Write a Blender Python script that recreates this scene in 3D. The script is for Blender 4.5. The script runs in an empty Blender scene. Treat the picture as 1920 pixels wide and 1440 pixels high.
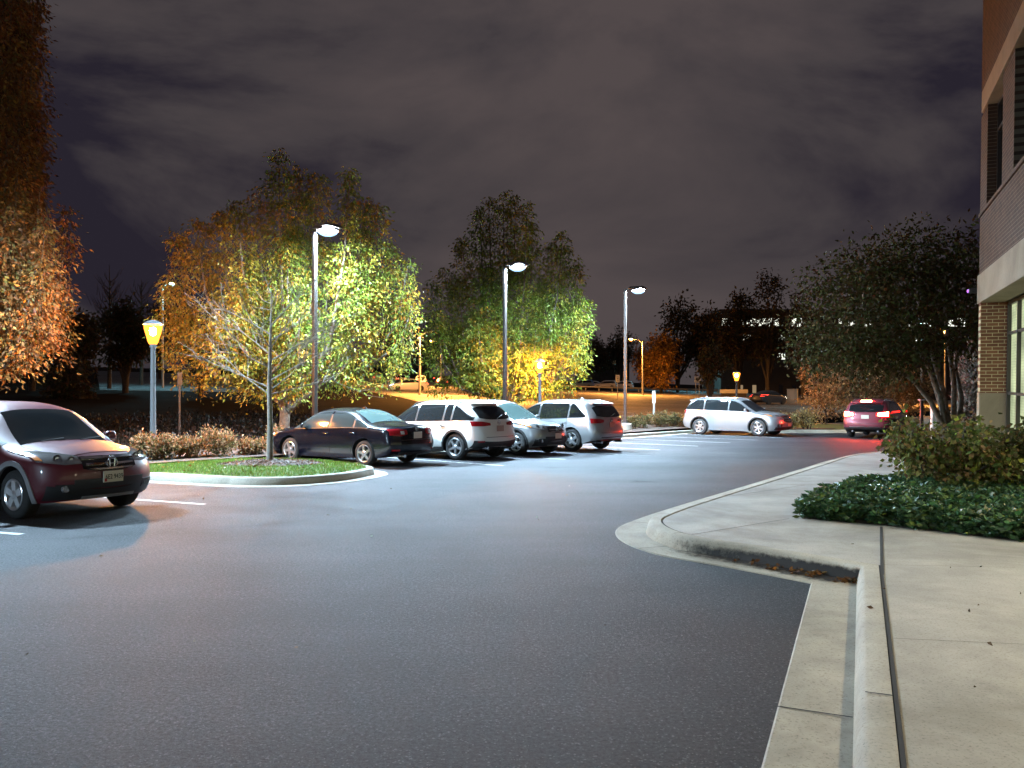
import bpy, bmesh, math, random
import numpy as np
from mathutils import Vector, Matrix
random.seed(7); RNG = np.random.default_rng(7)
S = bpy.context.scene; COL = S.collection
F, H, HZ = 1500.0, 1.70, 746.0            # focal length (px of the 1920 photo), eye height, horizon row
rad = math.radians
def gx(px, Y): return (px-960)*Y/F
def zz(py, Y): return H+(HZ-py)*Y/F
P1 = Vector((-5.67, 23.0)); E = Vector((.64, .768)); N = Vector((-.768, .64))
def AS(a, s):                              # along the row of stalls, beyond the row of lamp posts
    p = P1+E*a+N*s; return (p.x, p.y)
def sof(x, y): return (x-P1.x)*N.x+(y-P1.y)*N.y
def R(x, y): return -.67-.03*x+.03*y       # the rising land beyond the lot

# ------------------------------------------------------------------ helpers
def tag(o, label=None, cat=None, group=None, kind=None):
    if label: o['label'] = label
    if cat: o['category'] = cat
    if group: o['group'] = group
    if kind: o['kind'] = kind
    return o
def empty(name, loc, rz=0, label=None, cat=None, group=None):
    o = bpy.data.objects.new(name, None); COL.objects.link(o); o.empty_display_size = .2
    o.location = loc; o.rotation_euler = (0, 0, rz)
    return tag(o, label, cat, group)
def link(name, me, parent=None):
    o = bpy.data.objects.new(name, me); COL.objects.link(o)
    if parent: o.parent = parent
    return o
def kids(o): return [c for c in bpy.data.objects if c.parent == o]
def copy_tree(o, parent=None):
    c = o.copy(); COL.objects.link(c); c.parent = parent
    for ch in kids(o): copy_tree(ch, c)
    return c
class MB:
    def __init__(s): s.v = []; s.f = []; s.m = []
    def add(s, vs, fs, m=0):
        b = len(s.v); s.v += [tuple(p) for p in vs]
        s.f += [tuple(i+b for i in q) for q in fs]; s.m += [m]*len(fs); return s
    def box(s, c, d, m=0, M=None, taper=(1, 1)):
        x, y, z = d[0]/2, d[1]/2, d[2]/2
        vs = [Vector((sx*x*(taper[0] if k > 0 else 1), sy*y*(taper[1] if k > 0 else 1), k*z)) for k in (-1, 1) for sx, sy in ((-1, -1), (1, -1), (1, 1), (-1, 1))]
        if M is not None: vs = [M@p for p in vs]
        c = Vector(c); vs = [p+c for p in vs]
        return s.add(vs, [(0, 3, 2, 1), (4, 5, 6, 7), (0, 1, 5, 4), (1, 2, 6, 5), (2, 3, 7, 6), (3, 0, 4, 7)], m)
    def tube(s, pts, rs, n=8, m=0, cap=True):
        pts = [Vector(p) for p in pts]
        if not hasattr(rs, '__len__'): rs = [rs]*len(pts)
        vs = []; fs = []; ref = None
        for i, p in enumerate(pts):
            t = (pts[min(i+1, len(pts)-1)]-pts[max(i-1, 0)])
            t = t.normalized() if t.length > 1e-9 else Vector((0, 0, 1))
            if ref is None: ref = Vector((1, 0, 0)) if abs(t.x) < .8 else Vector((0, 1, 0))
            u = (ref-t*ref.dot(t)).normalized(); w = t.cross(u); ref = u
            for k in range(n):
                a = 2*math.pi*k/n; vs.append(p+(u*math.cos(a)+w*math.sin(a))*rs[i])
        for i in range(len(pts)-1):
            for k in range(n):
                k2 = (k+1) % n; fs.append((i*n+k, i*n+k2, (i+1)*n+k2, (i+1)*n+k))
        if cap: fs.append(tuple(range(n-1, -1, -1))); fs.append(tuple((len(pts)-1)*n+k for k in range(n)))
        return s.add(vs, fs, m)
    def lathe(s, prof, n=24, M=None, m=0):
        vs = []; fs = []
        for r, z in prof:
            for k in range(n):
                a = 2*math.pi*k/n; p = Vector((r*math.cos(a), r*math.sin(a), z)); vs.append(M@p if M is not None else p)
        for i in range(len(prof)-1):
            for k in range(n):
                k2 = (k+1) % n; fs.append((i*n+k, i*n+k2, (i+1)*n+k2, (i+1)*n+k))
        return s.add(vs, fs, m)
    def prism(s, poly, z0, z1, m=0, top=True, bottom=False):
        n = len(poly); f0 = z0 if callable(z0) else (lambda x, y: z0); f1 = z1 if callable(z1) else (lambda x, y: z1)
        vs = [(x, y, f0(x, y)) for x, y in poly]+[(x, y, f1(x, y)) for x, y in poly]
        fs = [(i, (i+1) % n, n+(i+1) % n, n+i) for i in range(n)]
        if top: fs.append(tuple(range(n, 2*n)))
        if bottom: fs.append(tuple(range(n-1, -1, -1)))
        return s.add(vs, fs, m)
    def build(s, name, mats, parent=None, smooth=None, bevel=0, seg=2, weld=False):
        me = bpy.data.meshes.new(name); me.from_pydata(s.v, [], s.f)
        for k in (mats if isinstance(mats, (list, tuple)) else [mats]): me.materials.append(k)
        if any(s.m): me.polygons.foreach_set('material_index', s.m)
        b = bmesh.new(); b.from_mesh(me)
        if weld: bmesh.ops.remove_doubles(b, verts=b.verts, dist=4e-4)
        bmesh.ops.recalc_face_normals(b, faces=b.faces); b.to_mesh(me); b.free()
        if smooth is not None:
            me.polygons.foreach_set('use_smooth', [True]*len(me.polygons)); me.set_sharp_from_angle(angle=rad(smooth))
        o = link(name, me, parent)
        if bevel:
            k = o.modifiers.new('bevel', 'BEVEL'); k.width = bevel; k.segments = seg; k.limit_method = 'ANGLE'; k.harden_normals = False
        return o
def flat(name, poly, z, mat, kind='structure'):
    f = z if callable(z) else (lambda x, y: z)
    me = bpy.data.meshes.new(name); me.from_pydata([(x, y, f(x, y)) for x, y in poly], [], [tuple(range(len(poly)))])
    me.materials.append(mat)
    b = bmesh.new(); b.from_mesh(me)
    for fc in b.faces:
        if fc.normal.z < 0: fc.normal_flip()
    bmesh.ops.triangulate(b, faces=b.faces); b.to_mesh(me); b.free()
    o = link(name, me)
    if kind: o['kind'] = kind
    return o
def pchip(pts):
    xs = [p[0] for p in pts]; ys = [p[1] for p in pts]; n = len(xs)
    h = [xs[i+1]-xs[i] for i in range(n-1)]; d = [(ys[i+1]-ys[i])/h[i] for i in range(n-1)]
    m = [d[0]]+[0 if d[i-1]*d[i] <= 0 else 2*d[i-1]*d[i]/(d[i-1]+d[i]) for i in range(1, n-1)]+[d[-1]]
    def f(x):
        if x <= xs[0]: return ys[0]
        if x >= xs[-1]: return ys[-1]
        i = 0
        while x > xs[i+1]: i += 1
        t = (x-xs[i])/h[i]; t2 = t*t; t3 = t2*t
        return (2*t3-3*t2+1)*ys[i]+(t3-2*t2+t)*h[i]*m[i]+(-2*t3+3*t2)*ys[i+1]+(t3-t2)*h[i]*m[i+1]
    return f
def smooth_line(pts, sub=4):               # Catmull-Rom through 2-D points
    out = []; n = len(pts); P = [Vector(p) for p in pts]
    for i in range(n-1):
        a, b, c, d = P[max(i-1, 0)], P[i], P[i+1], P[min(i+2, n-1)]
        for k in range(sub):
            t = k/sub
            out.append(.5*((2*b)+(c-a)*t+(2*a-5*b+4*c-d)*t*t+(3*b-a-3*c+d)*t**3))
    out.append(P[-1]); return out
def offset_line(L, d):                     # to the right of the direction of travel
    out = []; n = len(L)
    for i in range(n):
        t0 = (L[i]-L[i-1]).normalized() if i else (L[1]-L[0]).normalized()
        t1 = (L[i+1]-L[i]).normalized() if i < n-1 else t0
        n0 = Vector((t0.y, -t0.x)); n1 = Vector((t1.y, -t1.x)); b = n0+n1
        b.normalize(); out.append(L[i]+b*(d/max(.55, b.dot(n0))))
    return out
# ------------------------------------------------------------------ materials
MATS = {}
def mat(name):
    m = bpy.data.materials.new(name); m.use_nodes = True; nt = m.node_tree; nt.nodes.clear()
    o = nt.nodes.new('ShaderNodeOutputMaterial'); return m, nt, o
def nd(nt, t, **kw):
    n = nt.nodes.new(t)
    for k, v in kw.items():
        if k in n.inputs: n.inputs[k].default_value = v
        else: setattr(n, k, v)
    return n
def col(c): return (c[0], c[1], c[2], 1)
def simple(name, c, rough=.5, metal=0, coat=0, spec=.5, noise=0, nscale=8, bump=0, bscale=40, emit=None, es=0, trans=0, crough=.03):
    m, nt, o = mat(name); p = nd(nt, 'ShaderNodeBsdfPrincipled'); L = nt.links.new
    p.inputs['Base Color'].default_value = col(c); p.inputs['Roughness'].default_value = rough; p.inputs['Metallic'].default_value = metal
    p.inputs['Coat Weight'].default_value = coat; p.inputs['Coat Roughness'].default_value = crough; p.inputs['Specular IOR Level'].default_value = spec
    if trans: p.inputs['Transmission Weight'].default_value = trans
    tc = nd(nt, 'ShaderNodeTexCoord') if (noise or bump) else None
    if noise:
        t = nd(nt, 'ShaderNodeTexNoise', Scale=nscale, Detail=6.0); L(tc.outputs['Object'], t.inputs['Vector'])
        r = nd(nt, 'ShaderNodeValToRGB'); L(t.outputs['Fac'], r.inputs['Fac'])
        r.color_ramp.elements[0].position = .3; r.color_ramp.elements[1].position = .7
        r.color_ramp.elements[0].color = col([k*(1-noise) for k in c]); r.color_ramp.elements[1].color = col([min(1, k*(1+noise)) for k in c])
        L(r.outputs['Color'], p.inputs['Base Color'])
    if bump:
        t = nd(nt, 'ShaderNodeTexNoise', Scale=bscale, Detail=5.0); L(tc.outputs['Object'], t.inputs['Vector'])
        b = nd(nt, 'ShaderNodeBump', Strength=bump, Distance=.02); L(t.outputs['Fac'], b.inputs['Height']); L(b.outputs['Normal'], p.inputs['Normal'])
    if emit: p.inputs['Emission Color'].default_value = col(emit); p.inputs['Emission Strength'].default_value = es
    L(p.outputs[0], o.inputs[0]); return m
def emitter(name, c, s):
    m, nt, o = mat(name); e = nd(nt, 'ShaderNodeEmission', Color=col(c), Strength=s); nt.links.new(e.outputs[0], o.inputs[0]); return m
def leafmat(name, rough=.42, tr=.3, spec=.4):
    m, nt, o = mat(name); L = nt.links.new
    a = nd(nt, 'ShaderNodeAttribute', attribute_name='Col')
    p = nd(nt, 'ShaderNodeBsdfPrincipled', Roughness=rough); p.inputs['Specular IOR Level'].default_value = spec
    t = nd(nt, 'ShaderNodeBsdfTranslucent'); mx = nd(nt, 'ShaderNodeMixShader', Fac=tr)
    L(a.outputs['Color'], p.inputs['Base Color']); L(a.outputs['Color'], t.inputs['Color'])
    L(p.outputs[0], mx.inputs[1]); L(t.outputs[0], mx.inputs[2]); L(mx.outputs[0], o.inputs[0]); return m
def asphalt_mat(name, c0, c1, speck, rough=.75, kerb_shade=False):
    m, nt, o = mat(name); L = nt.links.new
    tc = nd(nt, 'ShaderNodeTexCoord'); p = nd(nt, 'ShaderNodeBsdfPrincipled', Roughness=rough); p.inputs['Specular IOR Level'].default_value = .22
    big = nd(nt, 'ShaderNodeTexNoise', Scale=.33, Detail=7.0, Roughness=.65); L(tc.outputs['Object'], big.inputs['Vector'])
    r1 = nd(nt, 'ShaderNodeValToRGB'); L(big.outputs['Fac'], r1.inputs['Fac'])
    r1.color_ramp.elements[0].position = .34; r1.color_ramp.elements[1].position = .66
    r1.color_ramp.elements[0].color = col(c0); r1.color_ramp.elements[1].color = col(c1)
    fine = nd(nt, 'ShaderNodeTexNoise', Scale=40.0, Detail=6.0, Roughness=.85); L(tc.outputs['Object'], fine.inputs['Vector'])
    r2 = nd(nt, 'ShaderNodeValToRGB'); L(fine.outputs['Fac'], r2.inputs['Fac'])
    r2.color_ramp.elements[0].position = .40; r2.color_ramp.elements[1].position = .66
    r2.color_ramp.elements[0].color = (.06, .06, .065, 1); r2.color_ramp.elements[1].color = (2.7, 2.7, 2.7, 1)
    mu = nd(nt, 'ShaderNodeMix', data_type='RGBA', blend_type='MULTIPLY'); mu.inputs[0].default_value = 1
    L(r1.outputs['Color'], mu.inputs[6]); L(r2.outputs['Color'], mu.inputs[7])
    vo = nd(nt, 'ShaderNodeTexVoronoi', Scale=110.0); L(tc.outputs['Object'], vo.inputs['Vector'])
    sx = nd(nt, 'ShaderNodeSeparateColor'); L(vo.outputs['Color'], sx.inputs[0])
    gt = nd(nt, 'ShaderNodeMath', operation='GREATER_THAN'); gt.inputs[1].default_value = .955; L(sx.outputs[0], gt.inputs[0])
    mx = nd(nt, 'ShaderNodeMix', data_type='RGBA'); mx.inputs[7].default_value = col(speck)
    ml = nd(nt, 'ShaderNodeMath', operation='MULTIPLY'); ml.inputs[1].default_value = .24; L(gt.outputs[0], ml.inputs[0]); L(ml.outputs[0], mx.inputs[0])
    # long faint wheel-wear bands along the aisle, tar-dark seams
    mp = nd(nt, 'ShaderNodeMapping'); mp.inputs['Rotation'].default_value = (0, 0, -.876); mp.inputs['Scale'].default_value = (.06, .55, 1); L(tc.outputs['Object'], mp.inputs[0])
    wn = nd(nt, 'ShaderNodeTexNoise', Scale=1.0, Detail=5.0, Roughness=.6); L(mp.outputs[0], wn.inputs['Vector'])
    wr = nd(nt, 'ShaderNodeValToRGB'); L(wn.outputs['Fac'], wr.inputs['Fac']); wr.color_ramp.elements[0].position = .38; wr.color_ramp.elements[1].position = .62
    wr.color_ramp.elements[0].color = (.72, .72, .73, 1); wr.color_ramp.elements[1].color = (1.18, 1.18, 1.18, 1)
    m3 = nd(nt, 'ShaderNodeMix', data_type='RGBA', blend_type='MULTIPLY'); m3.inputs[0].default_value = 1
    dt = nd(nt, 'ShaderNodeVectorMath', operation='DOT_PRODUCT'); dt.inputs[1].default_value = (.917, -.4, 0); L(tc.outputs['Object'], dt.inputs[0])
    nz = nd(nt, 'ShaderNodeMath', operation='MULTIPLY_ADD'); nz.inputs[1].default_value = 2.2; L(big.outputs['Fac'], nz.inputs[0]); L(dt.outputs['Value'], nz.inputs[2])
    mr = nd(nt, 'ShaderNodeMapRange', interpolation_type='SMOOTHSTEP'); mr.inputs[1].default_value = -3.4; mr.inputs[2].default_value = .9; mr.inputs[3].default_value = 1.0; mr.inputs[4].default_value = .5; L(nz.outputs[0], mr.inputs[0])  # asphalt painted darker towards the kerb, offsetting the soffit light
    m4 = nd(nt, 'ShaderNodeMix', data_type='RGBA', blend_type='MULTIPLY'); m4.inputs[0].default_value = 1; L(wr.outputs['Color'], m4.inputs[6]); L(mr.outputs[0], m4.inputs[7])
    L(mu.outputs[2], m3.inputs[6]); L(m4.outputs[2] if kerb_shade else wr.outputs['Color'], m3.inputs[7]); L(m3.outputs[2], mx.inputs[6]); L(mx.outputs[2], p.inputs['Base Color'])
    b = nd(nt, 'ShaderNodeBump', Strength=.9, Distance=.018); L(fine.outputs['Fac'], b.inputs['Height']); L(b.outputs['Normal'], p.inputs['Normal'])
    L(p.outputs[0], o.inputs[0]); return m
def concrete_mat(name, c, stain=.18, pit=True):
    m, nt, o = mat(name); L = nt.links.new
    tc = nd(nt, 'ShaderNodeTexCoord'); p = nd(nt, 'ShaderNodeBsdfPrincipled', Roughness=.8)
    big = nd(nt, 'ShaderNodeTexNoise', Scale=1.3, Detail=8.0, Roughness=.62); L(tc.outputs['Object'], big.inputs['Vector'])
    r1 = nd(nt, 'ShaderNodeValToRGB'); L(big.outputs['Fac'], r1.inputs['Fac'])
    r1.color_ramp.elements[0].position = .3; r1.color_ramp.elements[1].position = .7
    r1.color_ramp.elements[0].color = col([k*(1-stain) for k in c]); r1.color_ramp.elements[1].color = col([k*(1+stain) for k in c])
    fine = nd(nt, 'ShaderNodeTexNoise', Scale=60.0, Detail=5.0, Roughness=.7); L(tc.outputs['Object'], fine.inputs['Vector'])
    r2 = nd(nt, 'ShaderNodeValToRGB'); L(fine.outputs['Fac'], r2.inputs['Fac'])
    r2.color_ramp.elements[0].position = .30 if pit else .1; r2.color_ramp.elements[1].position = .46
    r2.color_ramp.elements[0].color = (.42, .4, .37, 1) if pit else (.85, .85, .85, 1); r2.color_ramp.elements[1].color = (1, 1, 1, 1)
    mu = nd(nt, 'ShaderNodeMix', data_type='RGBA', blend_type='MULTIPLY'); mu.inputs[0].default_value = 1
    gm = nd(nt, 'ShaderNodeTexNoise', Scale=.45, Detail=9.0, Roughness=.72, Distortion=.6); L(tc.outputs['Object'], gm.inputs['Vector'])
    gr_ = nd(nt, 'ShaderNodeValToRGB'); L(gm.outputs['Fac'], gr_.inputs['Fac']); gr_.color_ramp.elements[0].position = .36; gr_.color_ramp.elements[1].position = .58
    gr_.color_ramp.elements[0].color = (.70, .68, .64, 1); gr_.color_ramp.elements[1].color = (1.06, 1.05, 1.03, 1)
    m5 = nd(nt, 'ShaderNodeMix', data_type='RGBA', blend_type='MULTIPLY'); m5.inputs[0].default_value = 1
    L(r1.outputs['Color'], mu.inputs[6]); L(r2.outputs['Color'], mu.inputs[7]); L(mu.outputs[2], m5.inputs[6]); L(gr_.outputs['Color'], m5.inputs[7]); L(m5.outputs[2], p.inputs['Base Color'])
    b = nd(nt, 'ShaderNodeBump', Strength=.3, Distance=.01); L(fine.outputs['Fac'], b.inputs['Height']); L(b.outputs['Normal'], p.inputs['Normal'])
    L(p.outputs[0], o.inputs[0]); return m
def brick_mat(name, ax, c1, c2, mortar):
    m, nt, o = mat(name); L = nt.links.new
    tc = nd(nt, 'ShaderNodeTexCoord'); sp = nd(nt, 'ShaderNodeSeparateXYZ'); cb = nd(nt, 'ShaderNodeCombineXYZ')
    L(tc.outputs['Object'], sp.inputs[0]); L(sp.outputs[ax], cb.inputs[0]); L(sp.outputs[2], cb.inputs[1])
    b = nd(nt, 'ShaderNodeTexBrick', Scale=1.0, offset=.5)
    b.inputs['Color1'].default_value = col(c1); b.inputs['Color2'].default_value = col(c2); b.inputs['Mortar'].default_value = col(mortar)
    b.inputs['Brick Width'].default_value = .203; b.inputs['Row Height'].default_value = .0677; b.inputs['Mortar Size'].default_value = .006; b.inputs['Bias'].default_value = -.1
    b.inputs['Mortar Smooth'].default_value = .2
    L(cb.outputs[0], b.inputs['Vector'])
    n = nd(nt, 'ShaderNodeTexNoise', Scale=3.0, Detail=6.0); L(tc.outputs['Object'], n.inputs['Vector'])
    r = nd(nt, 'ShaderNodeValToRGB'); L(n.outputs['Fac'], r.inputs['Fac']); r.color_ramp.elements[0].color = (.6, .6, .6, 1); r.color_ramp.elements[1].color = (1.3, 1.25, 1.2, 1)
    mu = nd(nt, 'ShaderNodeMix', data_type='RGBA', blend_type='MULTIPLY'); mu.inputs[0].default_value = 1
    L(b.outputs['Color'], mu.inputs[6]); L(r.outputs['Color'], mu.inputs[7])
    p = nd(nt, 'ShaderNodeBsdfPrincipled', Roughness=.85); L(mu.outputs[2], p.inputs['Base Color'])
    bp = nd(nt, 'ShaderNodeBump', Strength=.6, Distance=.008, invert=True); L(b.outputs['Fac'], bp.inputs['Height']); L(bp.outputs['Normal'], p.inputs['Normal'])
    L(p.outputs[0], o.inputs[0]); return m
def pane_mat(name, c, s):                  # a lit room behind slatted blinds
    m, nt, o = mat(name); L = nt.links.new
    tc = nd(nt, 'ShaderNodeTexCoord')
    n = nd(nt, 'ShaderNodeTexNoise', Scale=1.6, Detail=3.0); L(tc.outputs['Object'], n.inputs['Vector'])
    r = nd(nt, 'ShaderNodeValToRGB'); L(n.outputs['Fac'], r.inputs['Fac']); r.color_ramp.elements[0].position = .35; r.color_ramp.elements[1].position = .65
    r.color_ramp.elements[0].color = col([k*.45 for k in c]); r.color_ramp.elements[1].color = col(c)
    w = nd(nt, 'ShaderNodeTexWave', Scale=6.0, bands_direction='Z', wave_type='BANDS'); L(tc.outputs['Object'], w.inputs['Vector'])
    r2 = nd(nt, 'ShaderNodeValToRGB'); L(w.outputs['Fac'], r2.inputs['Fac']); r2.color_ramp.elements[0].color = (.88, .88, .88, 1)
    mu = nd(nt, 'ShaderNodeMix', data_type='RGBA', blend_type='MULTIPLY'); mu.inputs[0].default_value = 1
    L(r.outputs['Color'], mu.inputs[6]); L(r2.outputs['Color'], mu.inputs[7])
    p = nd(nt, 'ShaderNodeBsdfPrincipled', Roughness=.06); p.inputs['Base Color'].default_value = (.05, .06, .05, 1)
    L(mu.outputs[2], p.inputs['Emission Color']); p.inputs['Emission Strength'].default_value = s
    L(p.outputs[0], o.inputs[0]); return m

def stain_mat(name, c):
    m, nt, o = mat(name); L = nt.links.new
    a = nd(nt, 'ShaderNodeAttribute', attribute_name='Col'); tc = nd(nt, 'ShaderNodeTexCoord')
    n = nd(nt, 'ShaderNodeTexNoise', Scale=14.0, Detail=6.0, Roughness=.7); L(tc.outputs['Object'], n.inputs['Vector'])
    ad = nd(nt, 'ShaderNodeMath', operation='ADD'); L(a.outputs['Fac'], ad.inputs[0]); L(n.outputs['Fac'], ad.inputs[1])
    mr = nd(nt, 'ShaderNodeMapRange'); mr.inputs[1].default_value = .66; mr.inputs[2].default_value = 1.08; L(ad.outputs[0], mr.inputs[0])
    d = nd(nt, 'ShaderNodeBsdfPrincipled', Roughness=.7); d.inputs['Base Color'].default_value = col(c); t = nd(nt, 'ShaderNodeBsdfTransparent'); mx = nd(nt, 'ShaderNodeMixShader')
    L(mr.outputs[0], mx.inputs[0]); L(t.outputs[0], mx.inputs[1]); L(d.outputs[0], mx.inputs[2]); L(mx.outputs[0], o.inputs[0]); return m
def shell_mat(name, c, s, k):              # glowing cover round a lamp: frosted lantern glass, added glow shells
    m, nt, o = mat(name); e = nd(nt, 'ShaderNodeEmission', Color=col(c), Strength=s); t = nd(nt, 'ShaderNodeBsdfTransparent'); mx = nd(nt, 'ShaderNodeMixShader', Fac=k); L = nt.links.new
    L(t.outputs[0], mx.inputs[1]); L(e.outputs[0], mx.inputs[2]); L(mx.outputs[0], o.inputs[0]); return m
M = dict(
 softstain=stain_mat('damp_dirt', (.016, .012, .008)),
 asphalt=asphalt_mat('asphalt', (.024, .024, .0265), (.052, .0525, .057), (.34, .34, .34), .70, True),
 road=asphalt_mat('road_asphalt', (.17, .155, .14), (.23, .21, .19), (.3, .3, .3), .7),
 concrete=concrete_mat('pale_concrete', (.42, .385, .32)), kerb=concrete_mat('kerb_concrete', (.40, .365, .29), .25),
 walk=concrete_mat('smooth_concrete', (.385, .362, .318), .20, True),
 joint=simple('joint_filler', (.018, .016, .014), .9), stain=simple('wet_leaf_stain', (.035, .026, .016), .7, noise=.6, nscale=9),
 line=simple('worn_white_paint', (.5, .5, .48), .7, noise=.35, nscale=9),
 soil=simple('dark_ground', (.010, .0075, .005), .95, spec=.05, noise=.5, nscale=.6, bump=.5, bscale=12),
 mulch=simple('bark_mulch', (.05, .034, .025), .95, noise=.6, nscale=14, bump=.9, bscale=22),
 turf=simple('turf', (.05, .10, .018), .9, noise=.35, nscale=9), leaf=leafmat('leaves', .5, .32, .22), mattleaf=leafmat('matt_leaves', .7, .2, .06), glossleaf=leafmat('glossy_leaves', .40, .15, .4),
 bark=simple('grey_bark', (.13, .10, .075), .9, noise=.4, nscale=12, bump=.6, bscale=25), palebark=simple('pale_bark', (.17, .15, .125), .85, noise=.35, nscale=14, bump=.5),
 darkbark=simple('dark_bark', (.05, .04, .03), .9, noise=.4, nscale=10),
 bronze=simple('dark_bronze_metal', (.035, .028, .024), .42, .3), greymetal=simple('grey_painted_metal', (.11, .11, .115), .45, .2), galv=simple('galvanised_steel', (.4, .38, .34), .5, .5),
 led=emitter('cool_led_lens', (.55, .79, 1.0), 25000), sodium=emitter('sodium_bulb', (1, .35, .05), 21000), shell=shell_mat('amber_lantern_glass', (1, .30, .03), 6, .5), ledshell=shell_mat('led_glow_shell', (.42, .70, 1.0), 3.6, .35), cobra=emitter('sodium_cobra_lens', (1, .40, .08), 70000),
 tealed=emitter('teal_led_lens', (.35, .85, 1.0), 9000), soffit_fill=emitter('added_soffit_glow', (1, .82, .56), 520), redlit=simple('lit_red_lens', (.3, .01, .01), .2, emit=(1, .012, .008), es=7),
 rubber=simple('tyre_rubber', (.018, .018, .018), .75, bump=.3, bscale=60), alloy=simple('silver_alloy', (.62, .62, .63), .28, .85), disc=simple('dark_brake_disc', (.02, .02, .02), .6),  # brake disc behind the spokes is plain near-black
 black=simple('black_plastic', (.016, .016, .017), .5), gloss=simple('gloss_black', (.01, .01, .011), .15, coat=.6), chrome=simple('chrome', (.75, .75, .76), .12, 1), greytrim=simple('grey_bumper_trim', (.3, .3, .31), .4, .4),
 glass=simple('dark_car_glass', (.010, .012, .013), .03, spec=.7), tealglass=simple('pale_car_glass', (.075, .115, .11), .05, spec=.7), midglass=simple('grey_car_glass', (.035, .045, .046), .04, spec=.7),  # pale glass: teal reflection of sky and lot put into its colour
 lampglass=simple('headlamp_glass', (.36, .36, .36), .10, .7, coat=1), amber=simple('amber_lens', (.6, .18, .02), .15, coat=1),
 redlens=simple('red_tail_lens', (.34, .008, .014), .12, coat=1), whitelens=simple('clear_tail_lens', (.6, .58, .56), .12, coat=1),
 brake=emitter('lit_brake_lamp', (1, .05, .02), 600), tail=emitter('lit_tail_lamp', (1, .05, .03), 8), head=emitter('lit_head_lamp', (1, .9, .75), 500), farhead=emitter('far_head_lamp', (1, .92, .8), 16), 
 plate=simple('plate_white', (.62, .60, .5), .4), ink=simple('plate_ink', (.02, .02, .02), .5), redink=simple('plate_red', (.4, .03, .03), .5), plateblue=simple('plate_tan', (.30, .24, .20), .45),
 maroon=simple('maroon_paint', (.085, .004, .011), .45, 0, .4, crough=.05), navy=simple('blue_black_paint', (.002, .003, .008), .22, 0, .25), white=simple('white_paint', (.74, .73, .70), .35, 0, .8),
 silver=simple('silver_paint', (.38, .38, .385), .32, .55, .8), bluesilver=simple('bluish_silver_paint', (.33, .338, .345), .32, .55, .8), violet=simple('brake_lit_violet_paint', (.19, .035, .05), .34, .3, .8),  # leaving car's grey-violet paint is reddened to carry its brake glow
 dkpaint=simple('dark_far_paint', (.03, .03, .035), .3, 0, .6), palepaint=simple('pale_far_paint', (.55, .55, .56), .3, 0, .6), bluepaint=simple('blue_far_paint', (.05, .12, .25), .3, 0, .6),
 brick=brick_mat('red_brick', 0, (.082, .043, .024), (.046, .026, .016), (.175, .135, .09)), brickend=brick_mat('lit_brick_end', 1, (.24, .105, .05), (.15, .06, .03), (.58, .50, .29)),  # end brick paler and yellower than the facade: warm light put into its colour
 precast=concrete_mat('precast_concrete', (.32, .262, .18), .08, False), frame=simple('window_frame_metal', (.05, .045, .04), .4, .3), darkglass=simple('dark_window_glass', (.008, .009, .011), .04, spec=.8),
 litpane=pane_mat('lit_office_pane', (.66, .74, .42), 1.05), farwall=simple('far_wall', (.05, .045, .04), .9, noise=.2, nscale=.5), farwin=emitter('far_window_light', (.95, .97, .82), 1.5), farwin2=emitter('far_window_warm', (1, .70, .40), .3),
 dim=simple('dim_far_window', (.01, .01, .012), .1), signface=simple('sign_white', (.6, .58, .5), .5), signback=simple('sign_back', (.25, .24, .22), .5), cabinet=simple('utility_cabinet', (.34, .34, .30), .6, noise=.1), yellow=simple('yellow_paint', (.6, .35, .03), .5, emit=(1, .5, .03), es=.25),
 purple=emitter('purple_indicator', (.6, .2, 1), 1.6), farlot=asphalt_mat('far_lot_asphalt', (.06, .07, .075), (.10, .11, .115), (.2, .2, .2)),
)
# ------------------------------------------------------------------ leaves
def leaf_obj(name, P, D, size, wr, C, m, parent=None):
    n = len(P); D = D/np.linalg.norm(D, axis=1)[:, None]
    r = RNG.normal(size=(n, 3)); W = np.cross(D, r); W /= np.linalg.norm(W, axis=1)[:, None]
    Nn = np.cross(D, W)
    size = np.asarray(size)[:, None]*np.ones((n, 1))
    v = np.empty((n, 4, 3)); v[:, 0] = P; v[:, 1] = P+D*size*.45+W*size*wr*.5+Nn*size*.08; v[:, 2] = P+D*size; v[:, 3] = P+D*size*.45-W*size*wr*.5+Nn*size*.08
    me = bpy.data.meshes.new(name); me.vertices.add(4*n); me.vertices.foreach_set('co', v.reshape(-1).astype(np.float32))
    me.loops.add(4*n); me.loops.foreach_set('vertex_index', np.arange(4*n, dtype=np.int32))
    me.polygons.add(n); me.polygons.foreach_set('loop_start', np.arange(0, 4*n, 4, dtype=np.int32)); me.polygons.foreach_set('loop_total', np.full(n, 4, dtype=np.int32))
    me.update(calc_edges=True)
    a = me.color_attributes.new('Col', 'FLOAT_COLOR', 'POINT'); c = np.ones((n, 4, 4), dtype=np.float32); c[:, :, :3] = C[:, None, :]
    a.data.foreach_set('color', c.reshape(-1)); me.materials.append(m)
    return link(name, me, parent)
def pick(pal, n, jit=.25):
    pal = np.array(pal); w = pal[:, 3]/pal[:, 3].sum(); i = RNG.choice(len(pal), n, p=w)
    return np.clip(pal[i, :3]*np.exp(RNG.normal(0, jit, (n, 1)))*np.exp(RNG.normal(0, .08, (n, 3))), 0, .9)
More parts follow.
